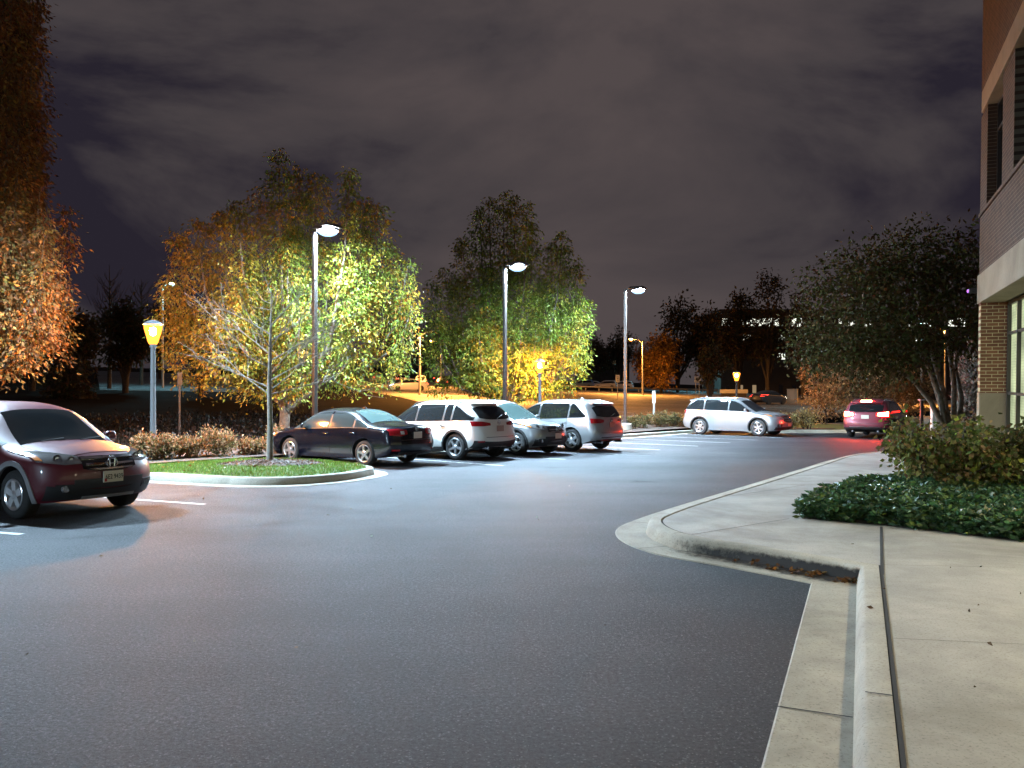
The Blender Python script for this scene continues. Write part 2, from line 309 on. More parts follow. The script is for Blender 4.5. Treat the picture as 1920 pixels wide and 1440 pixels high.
def clustered(A, k, spread, droop=.8, out=None, hang=0):
    n = len(A); off = RNG.normal(0, spread, (n*k, 3))
    if hang: off[:, 2] = -np.abs(RNG.normal(0, hang, n*k)); off[:, :2] *= (.45+.55*np.clip(-off[:, 2:3]/hang, 0, 1.2))
    P = np.repeat(A, k, 0)+off
    D = RNG.normal(0, .5, (n*k, 3)); D[:, 2] -= droop
    if hang: D[:, :2] += off[:, :2]/spread*.6
    if out is not None: D += np.repeat(out, k, 0)*.5
    return P, D
SEED = {-7.3: 8, -.1: 8, -16.2: 9}
PEAR = [(.10, .135, .018, 5), (.175, .175, .024, 4), (.25, .185, .022, 2.2), (.26, .12, .014, 1.2)]
def plume_tree(root, X0, Y0, plumes, depth, dens=1.0, pal=PEAR, lsize=.15, fill=10, trunk_r=.17, zbase=None, warm=None):
    """root Empty at the trunk foot; plumes listed as upright clumps (column, top row, foot row, half width) seen on the photo plane at the tree's own distance"""
    o = Vector(root.location); A = []; O = []; tr = MB(); zb = o.z; random.seed(SEED.get(round(X0, 1), 11))
    pl = []
    for (px, yt, yb, hw) in plumes:
        x = gx(px, Y0); w = hw*Y0/F; q = max(-1, min(1, (x-X0)/depth)); lim = depth*math.sqrt(1-q*q)
        y = Y0+random.choice((-1, 1))*random.uniform(.1, .8)*lim; pl.append((gx(px, y), y, zz(yt, y), zz(yb, y), hw*y/F))
    zlo = min(p[3] for p in pl); base = list(pl)
    for k in range(fill):
        a = random.uniform(0, 6.283); r = depth*math.sqrt(random.random())*.9; p = random.choice(base)
        top = zlo+(max(q[2] for q in base)-zlo)*(.58-.3*(r/depth)**1.5)*random.uniform(.72, 1)
        pl.append((X0+r*math.cos(a)*.85, Y0+r*math.sin(a), top, zlo+random.uniform(0, 1.2), p[4]*1.1))
    for (x, y, zt, zl, w) in pl:
        n = int(dens*34*(zt-zl)*max(w, .35)*2); t = RNG.random(n)**.9
        prof = np.clip((1-t)**.46*(t+.10)**.42*1.38, .04, 1.1)*w; ph = RNG.random(n)*6.283; rr = prof*RNG.random(n)**.42
        lean = np.array([(x-X0)*.10, (y-Y0)*.10])
        A.append(np.stack([x+rr*np.cos(ph)+lean[0]*t, y+rr*np.sin(ph)+lean[1]*t, zl+(zt-zl)*t], 1)); O.append(np.stack([np.cos(ph), np.sin(ph), 0*ph], 1))
        fx, fy = X0+(x-X0)*.12, Y0+(y-Y0)*.12
        fz = zb+ (zlo-zb)*.8+random.uniform(0, .6)
        mid = ((fx+x)/2+(x-X0)*.15, (fy+y)/2, (fz+zl)/2+.45)
        tr.tube([(o.x, o.y, fz-.5), (fx, fy, fz), mid, (x, y, zl+(zt-zl)*.4), (x+lean[0], y+lean[1], zl+(zt-zl)*.9)], [trunk_r*.55, trunk_r*.45, trunk_r*.36, trunk_r*.2, .015], 6)
    A = np.concatenate(A); O = np.concatenate(O); P, D = clustered(A, 15, .15, .95, O, .24)
    C = pick(pal, len(A), .3).repeat(15, 0)*np.exp(RNG.normal(0, .22, (len(P), 1)))
    if warm is not None:                   # left side tinted orange, the lantern's light put into the leaf colour
        k = np.clip((warm[0]-P[:, 0])/warm[1], 0, 1)[:, None]*RNG.random((len(P), 1))**.5
        C = C*(1-k)+k*np.array([[.27, .15, .025]])*np.exp(RNG.normal(0, .2, (len(P), 1)))
    loc = np.array(o); leaf_obj('crown', P-loc, D, lsize*RNG.uniform(.7, 1.4, len(P)), .40, C, M['leaf'], root)
    tr.tube([(o.x, o.y, zb-.1), (o.x, o.y, zb+.15), (o.x+.04, o.y, zb+(zlo-zb)*.5), (o.x, o.y, zlo+1.5)], [trunk_r*1.5, trunk_r*1.1, trunk_r, trunk_r*.6], 10)
    tr.v = [tuple(Vector(p)-o) for p in tr.v]; tr.build('trunk', M['bark'], root, 60)
def blob_tree(root, crowns, n, lsize, pal, spread=.35, k=6, droop=.3, trunk=(.2, .12), stems=1, bark='darkbark', mt='leaf', wr=.5):
    """crowns: ellipsoids (x,y,z,rx,ry,rz) local to the root"""
    A = []; O = []; vol = [c[3]*c[4]*c[5] for c in crowns]; sv = sum(vol); t = MB()
    for c, w in zip(crowns, vol):
        m = max(8, int(n*w/sv)); d = RNG.normal(size=(m, 3)); d /= np.linalg.norm(d, axis=1)[:, None]
        r = RNG.random(m)[:, None]**.4*(1+.16*RNG.normal(size=(m, 1)))
        A.append(np.array(c[:3])+d*r*np.array(c[3:])); O.append(d)
    P, D = clustered(np.concatenate(A), k, spread, droop, np.concatenate(O))
    leaf_obj('crown', P, D, lsize*RNG.uniform(.65, 1.35, len(P)), wr, pick(pal, len(P), .3), M[mt], root)
    for i in range(stems):
        a = 6.283*i/max(1, stems)+.5; o = .12*(stems > 1)
        for c in (crowns[i::stems]):
            t.tube([(o*math.cos(a), o*math.sin(a), -.3), (o*2*math.cos(a)+c[0]*.1, o*2*math.sin(a)+c[1]*.1, c[2]*.35), (c[0]*.55, c[1]*.55, c[2]*.7), (c[0], c[1], c[2]+c[5]*.5)], [trunk[0], trunk[0]*.85, trunk[1]*.7, .02], 7)
    t.build('trunk', M[bark], root, 60)
DARK = [(.035, .038, .018, 4), (.05, .04, .02, 3), (.06, .035, .02, 2)]
RUST = [(.20, .085, .02, 3), (.26, .12, .025, 3), (.14, .06, .02, 2), (.10, .08, .02, 1)]
def far_tree(px, Y, ptop, wpx, label, group='dark trees across the road', pal=DARK, n=420, lsize=.55, name='broadleaf_tree', pbot=None, kk=6):
    X = gx(px, Y); z0 = R(X, Y); top = zz(ptop, Y)-z0; w = wpx*Y/F/2
    root = empty(name, (X, Y, z0), random.uniform(0, 6), label, 'tree', group)
    b = (zz(pbot, Y)-z0) if pbot else top*.22
    cr = []
    for i in range(9):
        a = random.uniform(0, 6.283); q = random.uniform(.1, .62); zc = random.uniform(b+(top-b)*.18, top*.8); sc = 1-.5*abs((zc-b)/(top-b)-.42)
        cr.append((w*q*math.cos(a)*sc, w*q*math.sin(a)*sc, zc, w*random.uniform(.36, .55)*sc, w*random.uniform(.36, .55)*sc, (top-b)*random.uniform(.13, .22)))
    cr.append((0, 0, top-(top-b)*.2, w*.4, w*.4, (top-b)*.2))
    blob_tree(root, cr, n, lsize, pal, lsize*.7, kk, trunk=(.22, .16)); return root
exec_order = []
# ------------------------------------------------------------------ cars
class Shape:
    def __init__(s, **k):
        s.__dict__.update(k); L = s.L
        s.top = pchip([(f*L-L/2, z) for f, z in k['top']]); s.belt = pchip([(f*L-L/2, z) for f, z in k['belt']]); s.bot = pchip([(f*L-L/2, z) for f, z in k['bot']])
        a = pchip(k['xf']); b = pchip(k['xr']); s.xf = lambda z: L/2-a(z); s.xr = lambda z: -L/2+b(z)
    def Wd(s, x, z):
        zt = s.top(x); zb = s.bot(x)
        if z > zt or z < zb-.02: return 0
        zbt = min(s.belt(x), zt-.05); wm = s.W/2; mid = zb+.48*(zbt-zb)
        if z < mid: w = wm*(1-.055*((mid-z)/(mid-zb+1e-6))**2.2)
        elif z < zbt: w = wm*(1-.03*((z-mid)/(zbt-mid))**2.5)
        else: w = wm*.97-s.tum*(z-zbt)-.16*(z-zbt)**2
        r = min(s.rr, (zt-zb)*.3); u = (z-(zt-r))/r
        if u > 0: w *= (1-min(u, 1)**2)**.36
        d = (x-(s.xf(z)-s.cf))/s.cf
        if d > 0: w *= max(0, 1-min(d, 1)**2.5)**(1/2.5)
        d = ((s.xr(z)+s.cr)-x)/s.cr
        if d > 0: w *= max(0, 1-min(d, 1)**2.8)**(1/2.8)
        return w
    def side(s, x, z, sg=1): return Vector((x, sg*s.Wd(x, z), z))
    def topz(s, x, y):
        hi = s.top(x); lo = hi-.45; y = abs(y)
        for _ in range(18):
            m = (hi+lo)/2
            if s.Wd(x, m) >= y: lo = m
            else: hi = m
        return Vector((x, y, lo))
    def fx(s, y, z):
        lo = 0; hi = s.xf(z); ay = abs(y)
        for _ in range(18):
            m = (hi+lo)/2
            if s.Wd(m, z) >= ay: lo = m
            else: hi = m
        return Vector((lo, y, z))
    def rx(s, y, z):
        lo = 0; hi = s.xr(z); ay = abs(y)
        for _ in range(18):
            m = (hi+lo)/2
            if s.Wd(m, z) >= ay: lo = m
            else: hi = m
        return Vector((lo, y, z))
    def body(s):
        ns = 64; ss = []
        for i in range(ns+1):
            t = i/ns; c = .10
            if t < .5: q = (t/.5); ss.append(.5*(q**2.1))
            else: q = (1-t)/.5; ss.append(1-.5*(q**2.1))
        vs = [0, .06, .14, .23, .32, .41, .5, .57, .63, .68, .72, .76, .80, .84, .87, .90, .925, .945, .96, .973, .983, .991, .997, 1]
        m = MB(); g = {}
        for i, a in enumerate(ss):
            for j, v in enumerate(vs):
                x = -s.L/2+s.L*a; z = .7
                for _ in range(9):
                    z = s.bot(x)+(s.top(x)-s.bot(x))*v; x = .5*x+.5*(s.xr(z)+(s.xf(z)-s.xr(z))*a)
                z = s.bot(x)+(s.top(x)-s.bot(x))*v
                w = 0 if (v == 1 or a in (0, 1)) else s.Wd(x, z)
                for sg in (1, -1):
                    g[i, j, sg] = len(m.v); m.v.append((x, sg*w, z))
        nv = len(vs)
        for i in range(ns):
            for j in range(nv-1):
                for sg in (1, -1):
                    m.f.append((g[i, j, sg], g[i+1, j, sg], g[i+1, j+1, sg], g[i, j+1, sg])); m.m.append(0)
            m.f.append((g[i, 0, 1], g[i+1, 0, 1], g[i+1, 0, -1], g[i, 0, -1])); m.m.append(1)
        return m
def patch(fn, us, vs, off, name, mt, parent, skirt=.02, smooth=50):
    nu, nv = len(us), len(vs); G = [[fn(u, v) for v in vs] for u in us]; m = MB(); Nn = {}
    for i in range(nu):
        for j in range(nv):
            a = G[min(i+1, nu-1)][j]-G[max(i-1, 0)][j]; b = G[i][min(j+1, nv-1)]-G[i][max(j-1, 0)]
            n = a.cross(b); n = n.normalized() if n.length > 1e-9 else Vector((0, 0, 1))
            c = G[i][j]-Vector((0, 0, .75)); c.x *= .35
            if n.dot(c) < 0: n = -n
            Nn[i, j] = n; m.v.append(tuple(G[i][j]+n*off))
    ix = lambda i, j: i*nv+j
    for i in range(nu-1):
        for j in range(nv-1): m.f.append((ix(i, j), ix(i+1, j), ix(i+1, j+1), ix(i, j+1))); m.m.append(0)
    ring = [(i, 0) for i in range(nu)]+[(nu-1, j) for j in range(1, nv)]+[(i, nv-1) for i in range(nu-2, -1, -1)]+[(0, j) for j in range(nv-2, 0, -1)]
    b = len(m.v)
    for (i, j) in ring: m.v.append(tuple(G[i][j]-Nn[i, j]*skirt))
    for k in range(len(ring)):
        k2 = (k+1) % len(ring); m.f.append((ix(*ring[k]), ix(*ring[k2]), b+k2, b+k)); m.m.append(0)
    return m.build(name, mt, parent, smooth, weld=True)
def lin(a, b, n): return [a+(b-a)*i/(n-1) for i in range(n)]
def side_patch(s, sg, xs, zl, zu, off, name, mt, parent, nv=7, skirt=.02):
    return patch(lambda x, t: s.side(x, zl(x)+(zu(x)-zl(x))*t, sg), xs, lin(0, 1, nv), off, name, mt, parent, skirt)
def end_patch(s, fr, ys, zl, zu, off, name, mt, parent, nv=5, skirt=.02):
    f = s.fx if fr else s.rx
    return patch(lambda y, t: f(y, zl(y)+(zu(y)-zl(y))*t), ys, lin(0, 1, nv), off, name, mt, parent, skirt)
def cst(z): return lambda q: z
def ramp(pts): return lambda q: float(np.interp(q, [p[0] for p in pts], [p[1] for p in pts]))
def text_mesh(body, size, depth, name, mt, parent, M4, sx=1.0):
    cu = bpy.data.curves.new('lettering', 'FONT'); cu.body = body; cu.size = size; cu.extrude = depth; cu.align_x = 'CENTER'; cu.align_y = 'CENTER'; cu.space_character = 1.05
    t = bpy.data.objects.new('lettering', cu); COL.objects.link(t)
    me = bpy.data.meshes.new_from_object(t.evaluated_get(bpy.context.evaluated_depsgraph_get())); bpy.data.objects.remove(t); bpy.data.curves.remove(cu)
    me.transform(M4@Matrix.Diagonal((sx, 1, 1, 1))); me.materials.clear(); me.materials.append(mt); me.name = name
    return link(name, me, parent)
def make_wheel(rt, rr, wdt, style):
    """axis = y, outer face towards +y"""
    Q = Matrix.Rotation(-math.pi/2, 4, 'X'); h = wdt/2
    d = MB(); d.lathe([(0, -h+.03), (rr*.98, -h+.03), (rr*.98, h-.075), (0, h-.075)], 28, Q)
    t = MB(); t.lathe([(rr-.004, -h+.01), (rr+.02, -h), (rt-.03, -h+.008), (rt-.008, -h+.03), (rt, -h*.5), (rt, h*.5), (rt-.008, h-.03), (rt-.03, h-.008), (rr+.02, h), (rr-.004, h-.01), (rr-.004, -h+.01)], 40, Q)
    k = MB(); k.lathe([(rr-.002, h-.005), (rr-.012, h+.002), (rr-.032, h-.012), (rr-.045, h-.06), (rr-.03, h-.08), (rr-.002, h-.02)], 40, Q)
    k.lathe([(.075, h-.06), (.072, h-.015), (.05, h-.003), (0, h-.001)], 20, Q)
    n = 5 if style in ('five', 'steel', 'double', 'fat') else 6
    for i in range(n):
        a0 = 2*math.pi*i/n+.3
        subs = [0] if style in ('five', 'fat', 'steel') else [-.16, .16]
        wi, wo = {'five': (.050, .030), 'steel': (.055, .060), 'fat': (.06, .045)}.get(style, (.022, .017))
        for da in subs:
            vs = []
            for (r, w, yt, yb) in ((.05, wi, h-.012, h-.06), (rr*.62, (wi+wo)/2, h-.006, h-.05), (rr-.02, wo, h-.010, h-.055)):
                ang = a0+da*(r/(rr))**.5*1.0
                c = Vector((math.cos(ang), 0, math.sin(ang))); p = Vector((-math.sin(ang), 0, math.cos(ang)))
                vs += [c*r-p*w+Vector((0, yb, 0)), c*r+p*w+Vector((0, yb, 0)), c*r+p*w*.8+Vector((0, yt, 0)), c*r-p*w*.8+Vector((0, yt, 0))]
            fs = []
            for q in (0, 4):
                for e in range(4): fs.append((q+e, q+(e+1) % 4, q+4+(e+1) % 4, q+4+e))
            k.add(vs, fs)
    w = d.build('wheel', M['disc'], None, 40); t.build('tyre', M['rubber'], w, 40); k.build('rim', M['alloy'], w, 35)
    return w
def build_car(s, name, label, cat, loc_of, heading, paint, feat, group='parked cars'):
    """loc_of = (x, y of a wheel foot in the world, that wheel's place (local x, side))"""
    root = empty(name, (0, 0, 0), heading, label, cat, group)
    L, W = s.L, s.W; pm = M[paint]; xa, xb = s.axr, s.axf; rt = s.rt; ra = rt+.055; glass = M[feat.get('glass', 'glass')]
    # body with real wheel openings
    bo = s.body().build('body', [pm, M['black']], root, 32, weld=True)
    cut = MB()
    for x in (xa, xb):
        for sg in (1, -1):
            cut.tube([(x, sg*(W/2-.34), rt+.01), (x, sg*(W/2+.3), rt+.01)], ra, 36, 1)
    co = cut.build('cutter', [pm, M['black']], root)
    md = bo.modifiers.new('b', 'BOOLEAN'); md.object = co; md.operation = 'DIFFERENCE'; md.solver = 'EXACT'
    dg = bpy.context.evaluated_depsgraph_get(); me = bpy.data.meshes.new_from_object(bo.evaluated_get(dg)); bo.modifiers.clear()
    if len(me.polygons) > 500: bo.data = me; me.name = 'body'
    me.polygons.foreach_set('use_smooth', [True]*len(me.polygons)); me.set_sharp_from_angle(angle=rad(32))
    bpy.data.objects.remove(co)
    # wheels
    key = (s.rt, s.rim, feat['wheel'])
    proto = None
    for x in (xa, xb):
        for sg in (1, -1):
            if proto is None: w = proto = make_wheel(s.rt, s.rim, .225, feat['wheel']); w.parent = root
            else: w = copy_tree(proto, root)
            w.location = (x, sg*(W/2-.135), s.rt); w.rotation_euler = (0, random.uniform(0, 6), 0) if sg > 0 else (0, 0, math.pi)
    # side glazing
    d0, d1 = s.dlo; zl = lambda x: s.belt(x)+.015
    rail = s.rail
    def zu(x):
        z = s.top(x)-rail
        z = min(z, zl(x)+max(0, (x-d0))*s.dloslope+s.dlo0)
        return max(zl(x)+.004, z)
    xe = d1
    while zu(xe) < zl(xe)+.02 and xe > 0: xe -= .01
    for sg in (1, -1):
        side_patch(s, sg, lin(d0-.03, xe+.04, 40), lambda x: zl(x)-.02, lambda x: max(zu(min(max(x, d0), xe))+.022, zl(x)+.0), .003, 'window_surround', M[feat.get('surround', 'black')], root, 6)
        cutsx = [d0]+list(s.pillars)+[xe]
        for k in range(len(cutsx)-1):
            a, b = cutsx[k]+(.035 if k else 0), cutsx[k+1]-(.035 if k < len(cutsx)-2 else 0)
            side_patch(s, sg, lin(a, b, 16), zl, zu, .008, 'side_window', glass if k >= feat.get('tint_upto', 0) else M['glass'], root, 6)
        # doors with true shut lines
        def sill(x):
            z = s.bot(x)+s.sill
            for xw in (xa, xb):
                d = abs(x-xw)
                if d < ra+.05: z = max(z, rt+.01+math.sqrt(max(0, (ra+.05)**2-d*d)))
            return z
        dx = s.doors
        for k in range(2):
            dr = side_patch(s, sg, lin(dx[k]+.004, dx[k+1]-.004, 26), sill, lambda x: s.belt(x)-.012, .006, 'door', pm, root, 12, .012)
            hx = dx[k]+.13; hz = s.belt(hx)-.13
            hp = s.side(hx, hz, sg)
            MB().box((hp.x, hp.y+sg*.028, hz), (.19, .03, .035)).build('handle', pm if feat.get('handle', 'paint') == 'paint' else M[feat['handle']], dr, 60, .012)
        if feat.get('clad'):
            side_patch(s, sg, lin(xa+ra+.02, xb-ra-.02, 24), lambda x: s.bot(x)-.0, lambda x: s.bot(x)+feat['clad'], .014, 'sill_cladding', M[feat.get('cladmat', 'black')], root, 5)
        if feat.get('arch'):
            for xw in (xa, xb):
                aw = feat['arch']
                patch(lambda th, q: s.side(xw+(ra-.004+aw*q)*math.cos(th), max(s.bot(xw)+.02, rt+.01+(ra-.004+aw*q)*math.sin(th)), sg), lin(-.28, math.pi+.28, 34), [0, .5, 1], .014, 'wheel_arch_trim', M[feat.get('archmat', 'black')], root, .03)
        if feat.get('mould'):
            side_patch(s, sg, lin(dx[0]+.1, dx[2]-.02, 20), cst(feat['mould']), cst(feat['mould']+.045), .016, 'side_moulding', pm, root, 3)
        # mirror
        mx = s.mirror; mp = s.side(mx, s.belt(mx)+.09, sg)
        b = MB(); b.tube([(mp.x-.05, mp.y-sg*.02, mp.z-.05), (mp.x, mp.y+sg*.09, mp.z-.01)], [.03, .025], 6)
        mo = b.build('mirror', M['black'], root, 60)
        MB().box((mp.x, mp.y+sg*.115, mp.z+.0), (.12, .19, .135), taper=(.8, .85)).build('mirror_shell', pm, mo, 60, .045, 3)
        MB().box((mp.x-.062, mp.y+sg*.115, mp.z+.0), (.006, .15, .10)).build('mirror_glass', M['chrome'], mo)
        if feat.get('rails'):
            xs = lin(feat['rails'][0], feat['rails'][1], 9)
            pts = [s.topz(x, s.W/2*.66) for x in xs]; pts = [Vector((p.x, sg*s.W/2*.66, p.z+(.055 if 0 < i < 8 else 0))) for i, p in enumerate(pts)]
            MB().tube(pts, .019, 6).build('roof_rail', M[feat.get('railmat', 'black')], root, 60)
    # windscreen and bonnet
    x0, x1 = s.screen
    def scr(x, f):
        yw = s.Wd(x, s.top(x)-rail*.42)-.03; p = s.topz(x, f*yw); p.y = f*yw; return p
    patch(scr, lin(x0, x1, 14), lin(-1, 1, 15), .006, 'windscreen', M[feat.get('screen', 'glass')], root)
    xn = s.bonnet
    patch(lambda x, f: (lambda yw: Vector((x, f*yw, s.topz(x, f*yw).z)))(s.Wd(x, s.top(x)-.055)*.97), lin(x1+.05, xn, 16), lin(-1, 1, 17), .006, 'bonnet', pm, root, .012)
    for sg in (-1, 1):
        a = s.topz(x1+.03, .05); b0 = scr(x1-.10, .55*sg-.2)
        MB().tube([(x1+.05, sg*.3-.1, s.topz(x1+.05, .3).z+.02), (x1-.03, sg*.3+.28, s.topz(x1-.03, .3).z+.03)], .009, 5).build('wiper', M['black'], root)
    for nm, fn in feat['bits'].items(): fn(s, root, pm)
    if feat.get('antenna'):
        p = s.topz(feat['antenna'], 0); MB().box((p.x, 0, p.z+.03), (.16, .05, .07), taper=(.3, .5)).build('roof_antenna', pm, root, 60, .01)
    # seat it
    lx, sg = loc_of[2], loc_of[3]; ly = sg*(W/2-.03)
    c, q = math.cos(heading), math.sin(heading)
    root.location = (loc_of[0]-(c*lx-q*ly), loc_of[1]-(q*lx+c*ly), loc_of[4] if len(loc_of) > 4 else .004)
    return root
def plate(s, root, fr, y, z, text=None, sz=(.31, .16), mt='plate', tilt=0):
    p = (s.fx if fr else s.rx)(y, z); sg = 1 if fr else -1
    b = MB().box((p.x+sg*.022, y, z), (.012, sz[0], sz[1])).build('number_plate', M[mt], root, None, .004)
    if text:
        Rm = Matrix(((0, 0, 1, 0), (1, 0, 0, 0), (0, 1, 0, 0), (0, 0, 0, 1))) if fr else Matrix(((0, 0, -1, 0), (-1, 0, 0, 0), (0, 1, 0, 0), (0, 0, 0, 1)))
        text_mesh(text, .098, .002, 'lettering', M['ink'], b, Matrix.Translation((p.x+sg*.031, y+.012, z-.005))@Rm, .70)
        MB().box((p.x+sg*.030, y-sg*.12, z-.045), (.004, .035, .045)).build('plate_crest', M['redink'], b)
    return b
def ring(c, ry, rz, r, n=28, ax=0):
    return [(c[0], c[1]+ry*math.cos(2*math.pi*k/n), c[2]+rz*math.sin(2*math.pi*k/n)) for k in range(n+1)]
def emblem(s, root, fr, z, kind, sz=.07, mt='chrome'):
    p = (s.fx if fr else s.rx)(0, z); x = p.x+(.028 if fr else -.022); b = MB(); b.tube(ring((x, 0, z), sz, sz*.82, 0), sz*.12, 6)
    if kind == 'H':
        for q in (-1, 1): b.tube([(x, q*sz*.42, z-sz*.58), (x, q*sz*.52, z+sz*.58)], sz*.13, 6)
        b.tube([(x, -sz*.45, z), (x, sz*.45, z)], sz*.12, 6)
    elif kind == 'star':
        for k in range(3): a = math.pi/2+k*2.094; b.tube([(x, 0, z), (x, sz*.95*math.cos(a), z+sz*.8*math.sin(a))], [sz*.16, sz*.03], 6)
    elif kind == 'wing':
        b.tube([(x, -sz*.85, z+sz*.35), (x, -sz*.3, z+sz*.1), (x, 0, z-sz*.4), (x, sz*.3, z+sz*.1), (x, sz*.85, z+sz*.35)], sz*.13, 6)
    elif kind == 'A':
        for q in (-1, 1): b.tube([(x, q*sz*.45, z-sz*.6), (x, q*sz*.12, z+sz*.65)], sz*.12, 6)
        b.tube([(x, -sz*.3, z-sz*.15), (x, sz*.3, z-sz*.15)], sz*.1, 6)
    elif kind == 'ovals':
        b.tube(ring((x, 0, z), sz*.4, sz*.7, 0), sz*.1, 6); b.tube(ring((x, 0, z+sz*.25), sz*.8, sz*.33, 0), sz*.1, 6)
    return b.build('emblem', M[mt], root, 60)
def mir(f):                                # same piece on both flanks
    for sg in (1, -1): f(sg)

# ---- shapes
def suv(L, W, Hh, axr, axf, rt, rim, **k):
    d = dict(L=L, W=W, axr=axr, axf=axf, rt=rt, rim=rim, rr=.17, tum=.30, cf=.62, cr=.34, rail=.125, dloslope=.55, dlo0=.04, sill=.13,
      top=[(0, Hh*.955), (.06, Hh*.968), (.16, Hh*.99), (.32, Hh), (.46, Hh*.995), (.545, Hh*.965), (.59, Hh*.92), (.70, Hh*.725), (.755, Hh*.645), (.80, Hh*.622), (.88, Hh*.595), (.95, Hh*.55), (1, Hh*.47)],
      belt=[(0, Hh*.655), (.2, Hh*.64), (.5, Hh*.62), (.7, Hh*.60), (.78, Hh*.585), (1, Hh*.42)],
      bot=[(0, .40), (.08, .33), (.16, .24), (.5, .22), (.84, .23), (.93, .25), (1, .30)],
      xf=[(.2, .16), (.35, .05), (.55, 0), (.75, .03), (.9, .10), (1.0, .24), (1.2, .5)],
      xr=[(.3, .10), (.45, .02), (.62, 0), (.72, .04), (.85, .075), (1.05, .10), (1.25, .20), (Hh*.9, .36), (Hh, .44)])
    d.update(k); return Shape(**d)
def headlamps(zl, zu, y0=.42, y1=.87, extra=True):
    def f(s, root, pm):
        for sg in (1, -1):
            h = end_patch(s, True, [sg*y for y in lin(y0, y1, 16)], lambda y: ramp(zl)(abs(y)), lambda y: ramp(zu)(abs(y)), .010, 'headlight', M['lampglass'], root, 6)
            if extra:
                for yc, r, mt in ((y0+.11, .052, 'chrome'), (y0+.25, .060, 'chrome')):
                    zc = (ramp(zl)(yc)+ramp(zu)(yc))/2; p = s.fx(sg*yc, zc); b = MB()
                    b.tube([(p.x-.05, p.y, zc), (p.x+.016, p.y, zc)], [r*.5, r], 18, cap=False); b.tube([(p.x-.0, p.y, zc), (p.x+.014, p.y, zc)], [r*.55, r*.5], 14)
                    b.build('lamp_bowl', M[mt], h, 40)
                end_patch(s, True, [sg*y for y in lin(y1-.055, y1-.005, 5)], lambda y: ramp(zl)(abs(y))+.02, lambda y: ramp(zu)(abs(y))-.04, .016, 'indicator', M['amber'], h, 4)
    return f
def grille(y, z0, z1, bars, bm='chrome', back='gloss', taper=.8):
    def f(s, root, pm):
        g = end_patch(s, True, lin(-y, y, 21), lambda q: z0+(z1-z0)*.22*(abs(q)/y)**2, cst(z1), .012, 'grille', M[back], root)
        for zc, hh in bars:
            end_patch(s, True, lin(-y*(taper+(1-taper)*(zc-z0)/(z1-z0)), y*(taper+(1-taper)*(zc-z0)/(z1-z0)), 17), cst(zc-hh/2), cst(zc+hh/2), .028, 'grille_bar', M[bm], g, 3, .03)
    return f
def lowband(fr, y, zl, zu, mt='black', nm='lower_bumper', off=.012):
    def f(s, root, pm): end_patch(s, fr, lin(-y, y, 31), (zl if callable(zl) else cst(zl)), (zu if callable(zu) else cst(zu)), off, nm, M[mt], root)
    return f
def fogs(y, z, r=.055, w=.20, hh=.12):
    def f(s, root, pm):
        for sg in (1, -1):
            b = end_patch(s, True, [sg*q for q in lin(y-w/2, y+w/2, 7)], cst(z-hh/2), cst(z+hh/2), .018, 'fog_lamp_recess', M['black'], root)
            p = s.fx(sg*y, z); MB().tube([(p.x, p.y, z), (p.x+.035, p.y, z)], [r, r*.85], 16).build('fog_lamp', M['lampglass'], b, 40)
    return f
def rearglass(y, z0, z1, mt='glass', spoiler=True, wip=True, paint=None):
    def f(s, root, pm):
        end_patch(s, False, lin(-y, y, 25), lambda q: z0+.05*(abs(q)/y)**3, lambda q: z1-.07*(abs(q)/y)**4, .008, 'rear_window', M[mt], root, 9)
        if spoiler:
            p = s.rx(0, z1+.02); b = MB()
            for k in range(9):
                q = -.62+1.24*k/8; xx = s.rx(q, z1+.03).x
                b.v += [(xx+.25, q, s.topz(xx+.3, q).z+.004), (xx-.075, q, z1+.075), (xx-.075, q, z1+.045), (xx+.1, q, z1+.02)]
            for k in range(8):
                for e in range(4): b.f.append((k*4+e, k*4+(e+1) % 4, k*4+4+(e+1) % 4, k*4+4+e)); b.m.append(0)
            b.f += [(3, 2, 1, 0), (32, 33, 34, 35)]; b.m += [0, 0]
            b.build('roof_spoiler', pm, root, 40)
        if wip:
            a = s.rx(.02, z0+.05); c = s.rx(-.34, z0+.13); MB().tube([(a.x-.02, .02, a.z-.03), (c.x-.025, c.y, c.z)], [.014, .008], 6).build('rear_wiper', M['black'], root)
    return f
def taillamps(y0, y1, zl, zu, mt='redlens', clear=None, lit=None):
    def f(s, root, pm):
        for sg in (1, -1):
            t = end_patch(s, False, [sg*q for q in lin(y0, y1, 16)], lambda q: ramp(zl)(abs(q)), lambda q: ramp(zu)(abs(q)), .014, 'tail_light', M[mt], root, 6)
            if clear:
                a, b, c0, c1 = clear; end_patch(s, False, [sg*q for q in lin(a, b, 6)], cst(c0), cst(c1), .020, 'reversing_lamp', M['whitelens'], t, 4)
            if lit:
                a, b, c0, c1 = lit; end_patch(s, False, [sg*q for q in lin(a, b, 8)], lambda q: ramp(zl)(abs(q))+.02, lambda q: ramp(zu)(abs(q))-.02, .024, 'brake_light', M['brake'], t, 4)
    return f
def boot_line(z, y):
    def f(s, root, pm): end_patch(s, False, lin(-y, y, 21), cst(z-.006), cst(z+.006), .004, 'tailgate_seam', M['black'], root, 2, .004)
    return f
def exhausts(y, z=.32):
    def f(s, root, pm):
        for q in y:
            p = s.rx(q, z+.1); MB().tube([(p.x+.25, q, z), (p.x-.02, q, z)], .04, 12).build('exhaust_pipe', M['chrome'], root, 40)
    return f
def reflectors(y, z):
    def f(s, root, pm):
        for sg in (1, -1): end_patch(s, False, [sg*q for q in lin(y-.09, y+.09, 5)], cst(z-.02), cst(z+.02), .02, 'rear_reflector', M['redlens'], root, 3)
    return f
